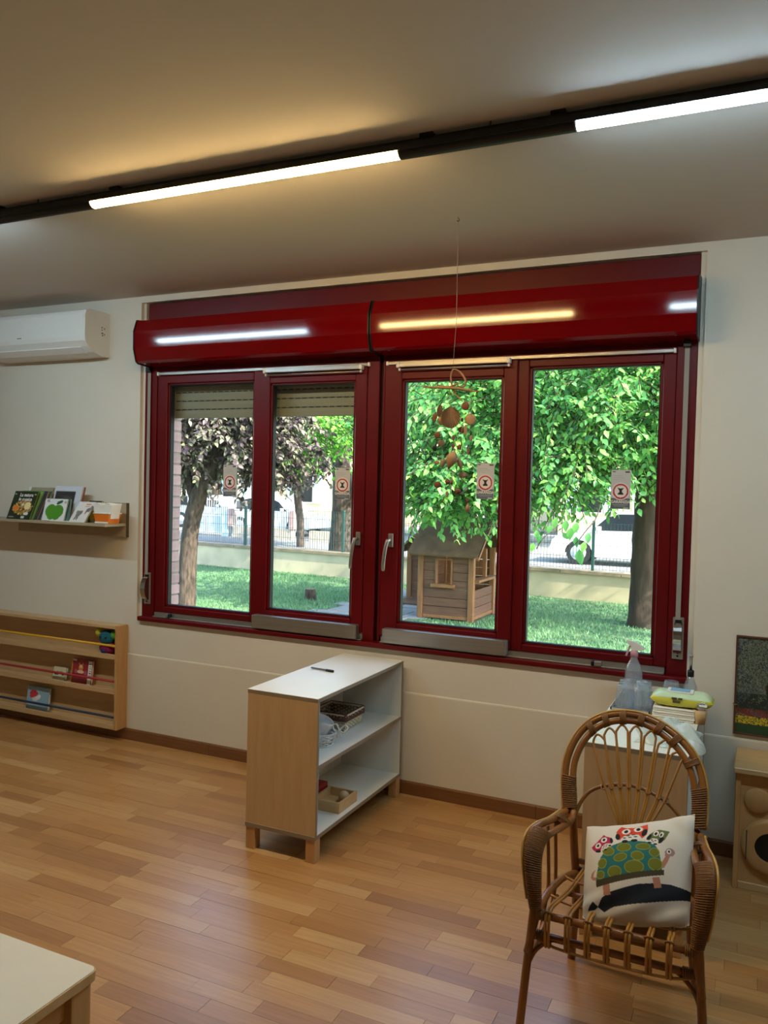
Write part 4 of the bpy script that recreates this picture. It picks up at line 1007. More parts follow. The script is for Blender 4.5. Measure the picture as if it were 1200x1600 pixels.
# arms: two poles each side, running from the hoop forward and down as the front leg
P_ = lambda x, y, yy: atY(x, y, yy)
ao = [ho[0], P_(880, 1270, 2.64), P_(862, 1281, 2.55), P_(843, 1289, 2.46), P_(829, 1303, 2.40), P_(823, 1328, 2.37), P_(826, 1375, 2.36), P_(833, 1420, 2.36)]
fo = Vector((ao[-1].x-.026, 2.34, 0))
ao_leg = ao+[ao[-1].lerp(fo, .5), fo]
ai = [hi[0], P_(893, 1280, 2.65), P_(880, 1291, 2.57), P_(864, 1300, 2.48), P_(850, 1312, 2.42), P_(842, 1335, 2.385), P_(840, 1378, 2.366), P_(840, 1421, 2.362)]
ai_leg = ai+[ai[-1].lerp(fo+Vector((.014, .006, .24)), 1.0)]
for A in both(ao_leg): tb('front_leg', M['rattan'], ch, cr(A, 5), [.0105]*(len(A)*5-14)+[.0125]*10, 10)
for A in both(ai_leg): tb('arm_pole', M['rattan'], ch, cr(A, 5), .0105, 10)
AO, AI = cr(ao, 6), cr(ai, 6)
for A, B in ((AO, AI), ([mir(p) for p in AO], [mir(p) for p in AI])):
    rings(A, B, 'arm_binding', M['bind'], 46, .0105, .0026, 10, i0=.50, i1=1.0)
    rings(A, B, 'arm_binding', M['bind'], 4, .0105, .0026, 10, i0=.22, i1=.26)
    tb('arm_trim', M['paleskin'], ch, [p+(p-q).normalized()*.0145 for p, q in zip(A, B)][:-2], .0036, 6)
rings(HO[:13], HI[:13], 'hoop_binding', M['bind'], 17, .0105, .0026, 10, i0=.05, i1=.72)
rings(HO[-13:], HI[-13:], 'hoop_binding', M['bind'], 17, .0105, .0026, 10, i0=.30, i1=.98)
for zx in (378, 438, 512, 592, 674, 757, 822):
    i = min(range(4, len(HI)-4), key=lambda i: abs((proj(HI[i])[0]-800)*3-zx)+(1e4 if i > len(HI)*.86 or i < len(HI)*.15 else 0))
    j = min(range(len(HO)), key=lambda j: (HO[j]-HI[i]).length)
    j = max(2, min(len(HO)-3, j))
    rings(HO[j-1:j+2], HI[i-1:i+2], 'hoop_tie', M['bind'], 5, .0105, .0028, 10, i0=.15, i1=.85)
# fan of cane loops
T = [(400, 143), (456, 113), (516, 98), (582, 104), (654, 127), (728, 168), (797, 222)]
J = [430, 466, 507, 548, 594, 640, 688, 722]; JY = [388, 384, 380, 380, 388, 408, 432, 452]
Bm = [497, 515, 531, 547, 570, 596, 624, 650]
for i, (tx, ty) in enumerate(T):
    rot = math.radians((-12, -6, 0, 3, 10, 22, 34)[i]); dx = 27; cx, sx_ = math.cos(rot), math.sin(rot)
    def q(u, v): return (tx+u*cx-v*sx_, ty+u*sx_+v*cx)
    pts = [(Bm[i]+4, 640), (Bm[i]+4, 575), (J[i]+5, JY[i]), q(-dx, 60), q(-dx*.82, 22), q(0, 0), q(dx*.82, 22), q(dx, 60), (J[i+1]-5, JY[i+1]), (Bm[i+1]-4, 575), (Bm[i+1]-4, 640)]
    tb('cane_loop', M['cane'], ch, cr([bp(*p, .003) for p in pts], 5), .0038, 7)
arc = [(296, 520), (312, 480), (335, 440), (372, 405), (430, 384), (520, 377), (592, 389), (652, 415), (712, 450), (755, 490), (800, 545), (855, 610)]
tb('back_arc', M['rattan'], ch, cr([bp(*p, -.006) for p in arc], 5), .0062, 8)
for a, y in zip(J, JY):
    p = bp(a, y, 0); b = MB(); b.tube([p+Vector((.008*math.cos(k), -.002+.009*math.sin(k), .006*math.sin(k))) for k in [k*math.pi/5 for k in range(10)]], .002, 5, closed=True); b.build('cane_tie', M['bind'], ch)
tb('back_rail', M['rattan'], ch, [P_(905, 1345, 2.72), mir(P_(905, 1345, 2.72))], .010, 10)
# rear legs, side poles, seat frame
rl = [ho[0]+Vector((.018, .006, .01)), P_(897, 1320, 2.715), P_(900, 1400, 2.75), Vector((-.545, 2.80, 0))]
for A in both(rl): tb('rear_leg', M['rattan'], ch, cr(A, 5), .0135, 10)
fl, flr = P_(838, 1427, 2.365), None
sr = [fl+Vector((.004, 0, 0)), P_(846, 1412, 2.43), P_(858, 1393, 2.50), P_(876, 1374, 2.60), P_(892, 1366, 2.68), P_(905, 1364, 2.735)]
for A in both(sr): tb('side_rail', M['rattan'], ch, cr(A, 5), .0115, 10)
zr = fl.z
tb('front_rail', M['rattan'], ch, [fl, mir(fl)], .0118, 12)
fl2 = Vector((fl.x+.006, 2.365, zr-.062)); tb('front_rail', M['rattan'], ch, [fl2, mir(fl2)], .0112, 12)
tb('seat_edge', M['cane'], ch, cr([fl2+Vector((.004, -.004, -.012)), fl2+Vector((.07, -.012, -.022)), Vector((XC, 2.352, zr-.088)), mir(fl2+Vector((.07, -.012, -.022))), mir(fl2+Vector((.004, -.004, -.012)))], 5), .0042, 6)
rr0 = Vector((-.535, 2.735, zr-.012)); tb('rear_rail', M['rattan'], ch, [rr0, mir(rr0)], .0115, 10)
mid = Vector((-.52, 2.56, zr-.016)); tb('cross_rail', M['rattan'], ch, [mid, mir(mid)], .008, 8)
sl = Vector((-.565, 2.40, .16)); 
for A in both([P_(856, 1290, 2.53), P_(857, 1380, 2.53), Vector((-.575, 2.50, .30)), Vector((-.574, 2.44, .22))]): tb('side_pole', M['rattan'], ch, cr(A, 4), .0058, 8)
for A in both([P_(868, 1286, 2.58), P_(868, 1375, 2.58), P_(862, 1415, 2.56)]): tb('side_pole', M['rattan'], ch, cr(A, 4), .0058, 8)
for A in both([Vector((-.586, 2.352, .20)), Vector((-.565, 2.36, .245)), Vector((-.53, 2.37, .275)), Vector((-.50, 2.385, zr-.07))]): tb('front_brace', M['rattan'], ch, cr(A, 6), .0072, 8)
for A in both([Vector((-.584, 2.352, .20)), Vector((-.572, 2.41, .25)), Vector((-.562, 2.47, .285)), Vector((-.548, 2.56, zr-.03))]): tb('side_brace', M['rattan'], ch, cr(A, 6), .0072, 8)
for A in both([fl+Vector((-.008, 0, 0)), fl+Vector((.03, 0, 0))]):
    o2 = [p+Vector((0, 0, -.0001)) for p in A]; rings(A, o2, 'rail_binding', M['bind'], 7, .0125, .0024, 10)
    A2 = [p+Vector((.004 if p.x < XC else -.004, 0, -.062)) for p in A]; rings(A2, [p+Vector((0, 0, -.0001)) for p in A2], 'rail_binding', M['bind'], 7, .0118, .0024, 10)
# seat canes: doubled, over the front rail and down round the lower one
for px in (856, 887, 918, 948, 981, 1014, 1046):
    x = P_(px, 1436+(px-840)*.255, 2.352).x; xr = XC+(x-XC)*.80
    for dx in (-.0048, .0048):
        pts = [(xr+dx, 2.738, zr+.001), (XC+(x-XC)*.9+dx, 2.56, zr-.004), (x+dx, 2.42, zr+.010), (x+dx, 2.372, zr+.0165), (x+dx, 2.350, zr+.008), (x+dx, 2.344, zr-.02), (x+dx, 2.346, zr-.062), (x+dx, 2.354, zr-.086), (x+dx, 2.37, zr-.082)]
        tb('seat_cane', M['cane'], ch, cr(pts, 5), .0044, 7)
    b = MB(); b.tube([(x+.013*math.cos(k), 2.356-.004, zr+.013+.006*math.sin(k)) for k in [k*math.pi/5 for k in range(10)]], .0022, 5, closed=True); b.build('cane_tie', M['bind'], ch)
for A, y in (((-.54, -.15), 2.47), ((-.54, -.15), 2.62)):
    tb('cross_cane', M['cane'], ch, cr([(A[0]-.01, y, zr+.012), (A[0]+.05, y, zr-.004), (XC, y, zr-.006), (2*XC-A[0]-.05, y, zr-.004), (2*XC-A[0]+.01, y, zr+.012)], 5), .0046, 7)

# ------------------------------------------------------------------ CUSHION with printed turtle and owls
cu = thing('cushion', 'white cushion printed with a green turtle carrying three owls, propped on the chair', 'cushion', (-.34, 2.5, zr))
ZP = lambda x, y: (880+x/5, 1250+y/5)
A4 = {k: atY(*ZP(*p), yy) for k, p, yy in (('tl', (186, 208), 2.625), ('tr', (1030, 108), 2.625), ('br', (985, 985), 2.43), ('bl', (150, 925), 2.43))}
Z4 = {'tl': (186, 208), 'tr': (1030, 108), 'br': (985, 985), 'bl': (150, 925)}
art = Art((214, 205, 190)); W_ = (222, 214, 202); K = (16, 18, 22)
art.poly([(205, 880), (215, 860), (262, 822), (300, 852), (345, 800), (420, 765), (520, 745), (640, 720), (760, 712), (880, 715), (1010, 742), (1010, 806), (860, 825), (720, 838), (560, 845), (430, 855), (350, 886), (300, 856), (270, 872)], (18, 24, 34))
SK, SG = (178, 122, 98), (158, 128, 122)
art.poly([(300, 603), (262, 625), (250, 655), (268, 678), (305, 684), (305, 664), (276, 655), (280, 632)], SK)
art.poly([(360, 705), (415, 702), (422, 785), (360, 788)], SK).poly([(750, 675), (800, 668), (812, 738), (760, 745)], SK)
art.poly([(812, 575), (842, 515), (838, 470), (860, 440), (890, 440), (905, 470), (895, 500), (872, 515), (856, 560), (832, 602), (812, 604)], SK).ell(874, 472, 32, 34, SG).ell(866, 468, 15, 20, W_).ell(867, 468, 6.5, 10, K)
art.poly([(868, 508), (884, 506), (876, 514)], W_)
art.poly([(300, 690), (308, 640), (320, 590), (340, 520), (365, 485), (390, 455), (440, 418), (520, 392), (600, 380), (700, 393), (768, 420), (800, 470), (810, 540), (822, 625)], (34, 106, 104))
for cx, cy, rx_, ry_, ro in [(408, 470, 50, 36, 20), (535, 443, 54, 37, 0), (682, 438, 52, 27, 0), (766, 485, 34, 36, -30), (358, 565, 36, 37, 0), (510, 530, 52, 32, -12), (643, 520, 47, 37, 15), (772, 578, 47, 44, 0), (462, 635, 54, 38, 0), (617, 605, 71, 44, 0), (342, 648, 33, 26, 0)]:
    art.ell(cx, cy, rx_+4, ry_+4, (134, 146, 62), ro).ell(cx, cy, rx_-2, ry_-2, (108, 112, 26), ro)
art.poly([(298, 684), (835, 614), (833, 652), (300, 730)], (66, 58, 34))
O_ = (204, 62, 34)
art.poly([(488, 220), (540, 242), (600, 240), (645, 222), (694, 200), (705, 260), (702, 320), (672, 360), (625, 330), (560, 325), (520, 345), (495, 374), (466, 332), (458, 280), (472, 248)], O_)
art.ell(476, 336, 20, 34, K, -15).ell(682, 298, 20, 40, K, 10).poly([(500, 368), (525, 335), (580, 318), (640, 322), (664, 352), (640, 372), (560, 378)], W_)
for cx, cy, rx_, ry_ in ((538, 283, 35, 31), (631, 262, 35, 29)): art.ell(cx, cy, rx_, ry_, W_).ell(cx, cy, 16, 18, K)
art.poly([(576, 296), (592, 294), (583, 308)], (120, 40, 30))
for cx, cy in ((560, 330), (600, 322), (534, 352), (576, 348), (620, 342)): art.ell(cx, cy, 16, 6, (40, 92, 86))
art.ell(540, 388, 26, 15, K).ell(612, 380, 26, 14, K)
P2 = (178, 26, 76)
art.poly([(250, 410), (300, 372), (330, 340), (356, 308), (380, 328), (425, 342), (440, 378), (432, 402), (400, 395), (362, 410), (345, 438), (338, 470), (300, 464), (266, 436)], P2).ell(427, 370, 13, 27, K, -15).ell(318, 458, 26, 12, K, 10)
art.poly([(345, 450), (350, 420), (380, 398), (425, 396), (405, 430), (375, 455)], W_)
for cx, cy in ((314, 408), (363, 360)): art.ell(cx, cy, 27, 26, W_).ell(cx, cy, 12, 13, K)
for cx, cy in ((368, 420), (392, 410), (362, 438), (386, 428)): art.ell(cx, cy, 11, 4, (140, 30, 50), -30)
art.ell(418, 418, 13, 8, K).ell(382, 452, 14, 8, K)
GO = (92, 106, 58)
art.poly([(788, 272), (866, 288), (852, 330), (838, 365), (806, 402), (782, 362), (748, 356), (722, 382), (704, 352), (724, 314), (758, 288)], GO).ell(722, 346, 13, 32, K, 25).ell(808, 374, 15, 32, K, 25)
art.poly([(722, 385), (745, 358), (780, 362), (788, 400), (760, 408)], W_)
art.ell(770, 310, 21, 27, W_, 15).ell(810, 322, 16, 26, W_, 15).ell(769, 312, 10, 16, K, 15).ell(808, 324, 7, 15, K, 15)
for cx, cy in ((745, 375), (768, 378), (752, 390)): art.ell(cx, cy, 8, 5, K)
art.ell(727, 400, 16, 8, K).ell(770, 412, 14, 8, K)
n = 230; uu, vv = np.meshgrid(np.linspace(0, 1, n), np.linspace(0, 1, n), indexing='ij')
def bil(d): return (1-uu)[..., None]*(1-vv)[..., None]*np.array(d['tl'])+uu[..., None]*(1-vv)[..., None]*np.array(d['tr'])+uu[..., None]*vv[..., None]*np.array(d['br'])+(1-uu)[..., None]*vv[..., None]*np.array(d['bl'])
base = bil(A4); zz = bil(Z4)
ce = np.array((A4['tl']+A4['tr']+A4['bl']+A4['br'])/4)
U3 = np.array((A4['tr']-A4['tl']).normalized()); V3 = np.array((A4['bl']-A4['tl']).normalized()); N3 = np.cross(U3, V3); N3 /= np.linalg.norm(N3)
if N3[1] > 0: N3 = -N3
e = (np.sin(np.pi*uu)**.55)*(np.sin(np.pi*vv)**.55)
pin = .020*np.sin(np.pi*uu)*(1-2*vv)+0; pin2 = .018*np.sin(np.pi*vv)
wr = .0035*np.sin(26*uu+9*vv)*np.exp(-((uu-.1)**2+(vv-.1)**2)*26)+.004*np.sin(24*uu-20*vv)*np.exp(-((uu-.9)**2+(vv-.08)**2)*22)+.003*np.sin(30*vv+12*uu)*np.exp(-((vv-.9)**2)*40)
plump = .070
def side(sg): return base+(U3*((.5-uu)*2*.035*np.sin(np.pi*vv))[..., None])*(-0.0)+V3*(np.sin(np.pi*uu)*(np.where(vv > .5, (vv-.5)*2*.012, -(.5-vv)*2*-.012)))[..., None]+N3*((sg*plump*e+wr*(e > .02))*1.0)[..., None]
def cush(name, sg, m):
    P3 = side(sg).reshape(-1, 3)-np.array(root_loc(cu)); idx = np.arange(n*n).reshape(n, n)
    F = np.stack([idx[:-1, :-1], idx[:-1, 1:], idx[1:, 1:], idx[1:, :-1]], -1).reshape(-1, 4)
    if sg < 0: F = F[:, ::-1]
    return np_mesh(name, P3, F, m, cu, True)
f = cush('cover_front', 1, M['print']); ca = f.data.color_attributes.new('Print', 'FLOAT_COLOR', 'POINT')
ca.data.foreach_set('color', art.eval(zz[..., 0], zz[..., 1]).astype(np.float32).ravel())
plain('olivecloth', 150, 146, 84, .9); cush('cover_back', -1, M['olivecloth'])

# ------------------------------------------------------------------ SHELL MOBILE
plain('shell', 146, 116, 86, .6); plain('shelldk', 104, 62, 40, .6); plain('shellgrey', 140, 128, 114, .6); plain('drift', 140, 108, 78, .85)
M['shellr'] = mat('ribbed_shell', C(178, 146, 108), .6, col2=C(140, 112, 80), vscale=14)
MX, MY = -1.187, 3.218
mo = thing('shell_mobile', 'driftwood and sea shell mobile hanging before the window', 'mobile', (MX, MY, CEIL))
mp = lambda zx, zy, dy=0.: atY(640+zx/6.667, 560+zy/6.667, MY+dy)
top = mp(450, 110)
tb('thread', M['shellgrey'], mo, [(MX, MY, CEIL-.012), (MX+.004, MY, 2.3), top], .0011, 5)
tb('ceiling_hook', M['darkedge'], mo, cr([(MX, MY, CEIL), (MX, MY, CEIL-.007), (MX+.006, MY, CEIL-.012), (MX, MY, CEIL-.018), (MX-.005, MY, CEIL-.013)], 4), .0018, 6)
for pts, r in (([(140, 300), (250, 302), (360, 305), (480, 312), (600, 330), (735, 350)], [.002, .004, .0048, .0052, .0045, .0015]), ([(270, 262), (320, 285), (400, 300), (480, 270), (520, 240)], [.0015, .003, .004, .003, .001]),
               ([(455, 330), (440, 270), (430, 200), (450, 120), (500, 125), (545, 165), (585, 235), (570, 290), (520, 292), (490, 268)], [.004, .0035, .003, .0028, .003, .0035, .0035, .003, .0025, .001]), ([(450, 325), (480, 375), (520, 415), (550, 450)], [.004, .003, .0025, .0015]), ([(600, 335), (640, 315), (668, 298)], [.003, .002, .001]), ([(480, 340), (455, 365), (430, 388)], [.002, .0015, .0008])):
    pp = cr([mp(*q, .006*math.sin(i*1.7)) for i, q in enumerate(pts)], 4); k = len(pp)
    tb('driftwood', M['drift'], mo, pp, [float(np.interp(i/(k-1), np.linspace(0, 1, len(r)), r))*1.25 for i in range(k)], 7)
def shell(zx, zy, w, h, kind, m, rot=0, dy=0.):
    c = mp(zx, zy, dy); s = 1/6.667/1276*3.85; w *= s*.5; h *= s*.5; b = MB()
    if kind == 'fan':
        P = []
        for i in range(41):
            a = math.radians(-138+276*i/40); row_ = []; rb = 1+.03*math.cos(i*math.pi)
            for j in range(9):
                q = j/8; dep = .26*w*math.sin(math.pi*(.08+.84*q))*(.4+.6*math.cos(a*.6))+.13*w*math.cos(i*math.pi)*q
                row_.append(Vector((q*w*math.sin(a)*rb, -dep, h+q*(-.1*h-h*.95*math.cos(a)*rb-h))))
            P.append(row_)
        b.grid(P, False)
    elif kind == 'disc':
        b.sphere((0, 0, 0), 1, 14, 8, (w, w*.3, h))
    elif kind == 'cone':
        b.lathe([(.001, -1), (.25, -.8), (.7, -.3), (1, .2), (.8, .5), (.45, .8), (.05, 1)], (0, 0, 0), 12, smooth=True)
        b.xform(Matrix.Diagonal((w, w*.8, h, 1)))
    b.xform(Matrix.Translation(c) @ Matrix.Rotation(math.radians(rot), 4, 'Y'))
    b.build('shell', m, mo)
S_ = [(430, 610, 190, 200, 'fan', 'shellr', 0), (315, 540, 55, 120, 'fan', 'shell', 8), (262, 615, 45, 90, 'disc', 'shelldk', 10), (330, 650, 70, 80, 'disc', 'shell', 0), (635, 635, 105, 110, 'disc', 'shellr', 0), (582, 495, 75, 80, 'disc', 'shelldk', 0), (540, 742, 70, 55, 'disc', 'shelldk', 10), (582, 745, 32, 100, 'disc', 'shell', 0),
      (290, 798, 62, 66, 'disc', 'shelldk', 0), (330, 880, 75, 62, 'disc', 'shell', 0), (262, 935, 40, 60, 'disc', 'black', -20), (455, 910, 30, 44, 'disc', 'shelldk', 0), (520, 922, 42, 50, 'disc', 'shelldk', 0), (435, 1060, 120, 180, 'cone', 'shellr', 20), (345, 1095, 60, 100, 'cone', 'shellgrey', 10), (525, 1100, 50, 120, 'cone', 'shell', -15), (285, 1085, 50, 40, 'disc', 'shell', 0),
      (555, 1215, 90, 55, 'disc', 'shell', 0), (290, 1315, 75, 62, 'disc', 'shelldk', 0), (395, 1290, 60, 60, 'cone', 'shelldk', 30), (435, 1295, 40, 50, 'cone', 'shelldk', -30), (500, 1390, 60, 70, 'cone', 'shelldk', 25), (390, 1415, 34, 60, 'disc', 'shellgrey', 0), (600, 1485, 40, 60, 'cone', 'shelldk', 0), (605, 1560, 55, 90, 'cone', 'shell', 180), (612, 970, 26, 70, 'disc', 'shelldk', 0), (455, 830, 26, 50, 'disc', 'shelldk', 0), (640, 830, 30, 50, 'disc', 'shell', 0), (548, 640, 24, 40, 'disc', 'shelldk', 0)]
for i, q in enumerate(S_): shell(q[0], q[1], q[2], q[3], q[4], M[q[5]], q[6], .02*math.sin(i*2.3))
b = MB()
for pts in ([(290, 305), (285, 500), (290, 800), (330, 880), (345, 1095), (290, 1315)], [(420, 310), (425, 520), (440, 900), (435, 1060), (395, 1290), (390, 1415)], [(585, 330), (582, 495), (545, 740), (520, 922), (525, 1100), (500, 1390)], [(640, 340), (635, 635), (612, 970), (555, 1215), (600, 1485), (605, 1560)]): b.tube([mp(*q) for q in pts], .0007, 4)
b.build('strings', M['shellgrey'], mo)

# ================================================================== GARDEN AND STREET
GZ = -.15                                            # lawn level
bx('ground', M['soil'], None, -30, 12, D+TH, 14.9, GZ-.3, GZ-.004, label='garden soil under the short lawn', cat='ground', kind='structure')
bx('street', M['asphalt'], None, -70, 40, 14.9, 60, -.6, -.3, label='pale asphalt street beyond the garden wall', cat='street', kind='structure')
MB().box(-60, 30, 30.0, 33, -.3, -.18).build('pavement', M['slab'], None, label='pale pavement on the far side of the street', cat='pavement', kind='structure')

# grass blades
def grass():
    n = 95000
    Y = 6.2+(14.2-6.2)*NPR.random(n)**.8; X = NPR.uniform(-.98, .06, n)*Y*1.02-.0
    keep = ~((X > -4.25) & (X < -3.35) & (Y > 10.2) & (Y < 11.3)) & ~((X > -5.6) & (X < -4.15) & (Y > 9.6) & (Y < 13.0)) & (Y < 14.15-.1*(X+10))
    X, Y = X[keep], Y[keep]; n = len(X)
    a = NPR.uniform(0, 2*np.pi, n); h = NPR.uniform(.018, .045, n)*(1+.5*np.sin(X*1.7)*np.sin(Y*1.3)); w = NPR.uniform(.005, .010, n); le = NPR.uniform(.2, 1.0, n)*h; b = NPR.uniform(0, 2*np.pi, n)
    V = np.empty((n, 3, 3)); V[:, 0] = np.stack([X-w*np.cos(a), Y-w*np.sin(a), np.full(n, GZ-.005)], 1); V[:, 1] = np.stack([X+w*np.cos(a), Y+w*np.sin(a), np.full(n, GZ-.005)], 1)
    V[:, 2] = np.stack([X+le*np.cos(b), Y+le*np.sin(b), GZ+h], 1)
    np_mesh('grass', V.reshape(-1, 3), np.arange(n*3).reshape(n, 3), M['grassm'], None, label='short green lawn of the garden outside the window', cat='grass', kind='stuff')
grass()

# low rendered wall with coping, slightly out of parallel; fence on top
wa, wb = Vector((-22, 15.5, 0)), Vector((6, 12.7, 0)); wd = (wb-wa).normalized(); wnrm = Vector((-wd.y, wd.x, 0))
gw = thing('garden_wall', 'low cream rendered wall at the end of the lawn', 'wall', (-8, 14.1, GZ), kind='structure')
up = Vector((0, 0, 1))
MB().beam(wa+up*.05, wb+up*.05, .20, .46).build('wall_body', M['render'], gw)
L_ = (wb-wa).length; k = int(L_/1.0)
for i in range(k):
    p, q = wa+wd*(i*L_/k+.006), wa+wd*((i+1)*L_/k-.006)
    MB().beam(p+up*.305, q+up*.305, .27, .055).build('coping_stone', M['coping'], gw)
fe = thing('mesh_fence', 'dark green wire mesh fence on top of the low garden wall', 'fence', (-8, 14.1, .33))
x = 0; posts = []
while x < L_: posts.append(wa+wd*x); x += 2.45
off = (-2.62-(wa+wd*19.4).x)
for p in posts: MB().beam(p+up*.33, p+up*1.15, .045, .045, (0, 1, 0)).build('post', M['fence'], fe)
for p, q in zip(posts, posts[1:]):
    b = MB(); m_ = int((q-p).length/.055)
    for i in range(m_):
        a = p.lerp(q, i/m_); b.beam(a+up*.35, a+up*1.12, .006, .006, (0, 1, 0))
    for z in (.36, .55, .75, .95, 1.11): b.beam(p+up*z-wnrm*.006, q+up*z-wnrm*.006, .006, .006)
    b.build('wire_panel', M['fence'], fe)

# leaves ------------------------------------------------------------
def leaf_base(L, W, fold=.25, curl=.25):
    pr = [(0, .0), (.18, .55), (.42, 1.0), (.68, .72), (.88, .28), (1, 0)]
    V = []; F = []
    for t_, w in pr:
        z = -curl*L*t_*t_
        V += [(-w*W/2, t_*L, z+fold*w*W/2), (0, t_*L, z), (w*W/2, t_*L, z+fold*w*W/2)]
    for i in range(5):
        a = i*3; F += [(a, a+1, a+4), (a, a+4, a+3), (a+1, a+2, a+5), (a+1, a+5, a+4)]
    return np.array(V), np.array(F)
LB = leaf_base(1, .62)
def basis(d, nrm):
    d = d/np.linalg.norm(d, axis=1, keepdims=True); x = np.cross(d, nrm); x /= np.linalg.norm(x, axis=1, keepdims=True)+1e-9; n = np.cross(x, d)
    return np.stack([x, d, n], 2)                     # columns
def foliage(root, P, Dr, Nr, S, m, single, name='leaf'):
    """Leaves at P pointing along Dr; the `single` that show largest are parts, the others one part."""
    B = basis(Dr, Nr); order = np.zeros(len(P), bool)
    if single:
        rel = P-np.array([0, 0, CH]); zc = rel@np.array(CF); px = 600+FPX*(rel@np.array(CR))/zc; py = 800-FPX*(rel@np.array(CU))/zc
        ok = ((px > 632) & (px < 788) | (px > 826) & (px < 1036) | (px > 266) & (px < 394) | (px > 430) & (px < 555)) & (py > 570) & (py < 1000)
        score = np.where(ok, S/zc, 0); order[np.argsort(-score)[:single]] = True
    lm = None
    for i in np.where(order)[0]:
        if lm is None:
            me = bpy.data.meshes.new(name); me.from_pydata(LB[0].tolist(), [], LB[1].tolist()); me.materials.append(m); lm = me
            for q in me.polygons: q.use_smooth = True
        o = bpy.data.objects.new(name, lm); COL.objects.link(o); o.parent = root
        b = B[i]*S[i]; p = P[i]-np.array(root.location)
        o.matrix_local = Matrix(((b[0, 0], b[0, 1], b[0, 2], p[0]), (b[1, 0], b[1, 1], b[1, 2], p[1]), (b[2, 0], b[2, 1], b[2, 2], p[2]), (0, 0, 0, 1)))
    r = ~order
    V = np.einsum('nij,kj->nki', B[r]*S[r][:, None, None], LB[0])+P[r][:, None, :]-np.array(root.location)
    F = LB[1][None]+(np.arange(r.sum())*len(LB[0]))[:, None, None]
    np_mesh('foliage', V.reshape(-1, 3), F.reshape(-1, 3), m, root, True, kind='stuff')
def crown(cs, nt, per, L, spread, droop, lo=None, tl=.5, shell=.35):
    """Sprays of leaves along drooping twigs filling ellipsoids cs = [(centre, radii, weight)]. Returns P, D, N, S and the twigs."""
    P, Dd, N, S, tw = [], [], [], [], []
    w = np.array([c[2] for c in cs], float); w /= w.sum()
    for _ in range(nt):
        c, rad, _w = cs[NPR.choice(len(cs), p=w)]; c = np.array(c); rad = np.array(rad)
        d = NPR.normal(size=3); d /= np.linalg.norm(d); rr = (shell+(1-shell)*NPR.random())**.6
        p = c+d*rad*rr
        if lo is not None and p[2] < lo(p): continue
        t_ = d*np.array([1, 1, .35])+NPR.normal(size=3)*.5; t_[2] -= droop*NPR.uniform(.3, 1.3); t_ /= np.linalg.norm(t_)
        ln = tl*NPR.uniform(.6, 1.4); q0 = p-t_*ln*.5; pts = []
        for k in range(per):
            f = k/(per-1); pos = q0+t_*ln*f-np.array([0, 0, .25*ln*droop*f*f]); pts.append(pos)
            sd = np.cross(t_, [0, 0, 1]); sd /= np.linalg.norm(sd)+1e-6; sgn = 1 if k % 2 else -1
            ld = t_*.6+sd*sgn*NPR.uniform(.5, 1.0)+NPR.normal(size=3)*.25-np.array([0, 0, NPR.uniform(.1, .6)])
            nn = np.array([0, 0, 1.])+NPR.normal(size=3)*.35+d*.45
            P.append(pos+NPR.normal(size=3)*.01); Dd.append(ld); N.append(nn); S.append(L*NPR.uniform(.65, 1.2))
        tw.append(pts[::max(1, per//4)])
    return np.array(P), np.array(Dd), np.array(N), np.array(S), tw
def twigs(root, tw, m, r):
    b = MB()
    for pts in tw: b.tube(pts, r, 4, cap=False)
    b.build('twigs', m, root, kind='stuff')
def trunk(root, pts, rs, m, name='trunk', n=14, wob=.06):
    pp = cr(pts, 6); k = len(pp); rr = [float(np.interp(i/(k-1), np.linspace(0, 1, len(rs)), rs)) for i in range(k)]
    b = MB(); b.tube(pp, rr, n)
    for v in b.bm.verts:
        s_ = math.sin(v.co.z*9+v.co.x*31)*math.sin(v.co.y*27+v.co.z*4); v.co += Vector((v.co.x-pp[0].x, v.co.y-pp[0].y, 0)).normalized()*0 + Vector((s_, -s_, 0))*rr[0]*wob
    return b.build(name, m, root)

# big green mulberry at the right
tm = thing('mulberry_tree', 'big leafy mulberry tree with a dark trunk in the lawn at the right', 'tree', (-1.38, 11.3, GZ))
trunk(tm, [(-1.37, 11.3, GZ-.05), (-1.385, 11.3, .05), (-1.40, 11.3, .5), (-1.40, 11.32, 1.1), (-1.38, 11.35, 1.9), (-1.30, 11.4, 2.7), (-1.2, 11.5, 3.6)], [.245, .205, .18, .165, .17, .14, .08], M['bark'], n=18)
for A, r in (([(-1.38, 11.34, 1.75), (-1.9, 11.1, 2.3), (-2.6, 10.7, 2.75), (-3.5, 10.2, 2.9)], [.09, .07, .05, .02]), ([(-1.36, 11.34, 2.0), (-1.2, 10.7, 2.5), (-1.25, 9.8, 2.9)], [.08, .055, .02]), ([(-2.2, 10.95, 2.5), (-2.5, 10.0, 2.35), (-2.9, 9.3, 1.9), (-3.2, 9.0, 1.55)], [.05, .035, .022, .008]), ([(-1.36, 11.3, 2.2), (-.6, 11.2, 2.9), (.2, 11.1, 3.2)], [.07, .05, .02])): trunk(tm, A, r, M['bark'], 'branch', 8)
def mlo(p):       # underside of the crown, hanging lower towards the left
    return 1.20 if p[0] < -2.9 else (1.2+(p[0]+2.9)*.5 if p[0] < -2.4 else 1.45)
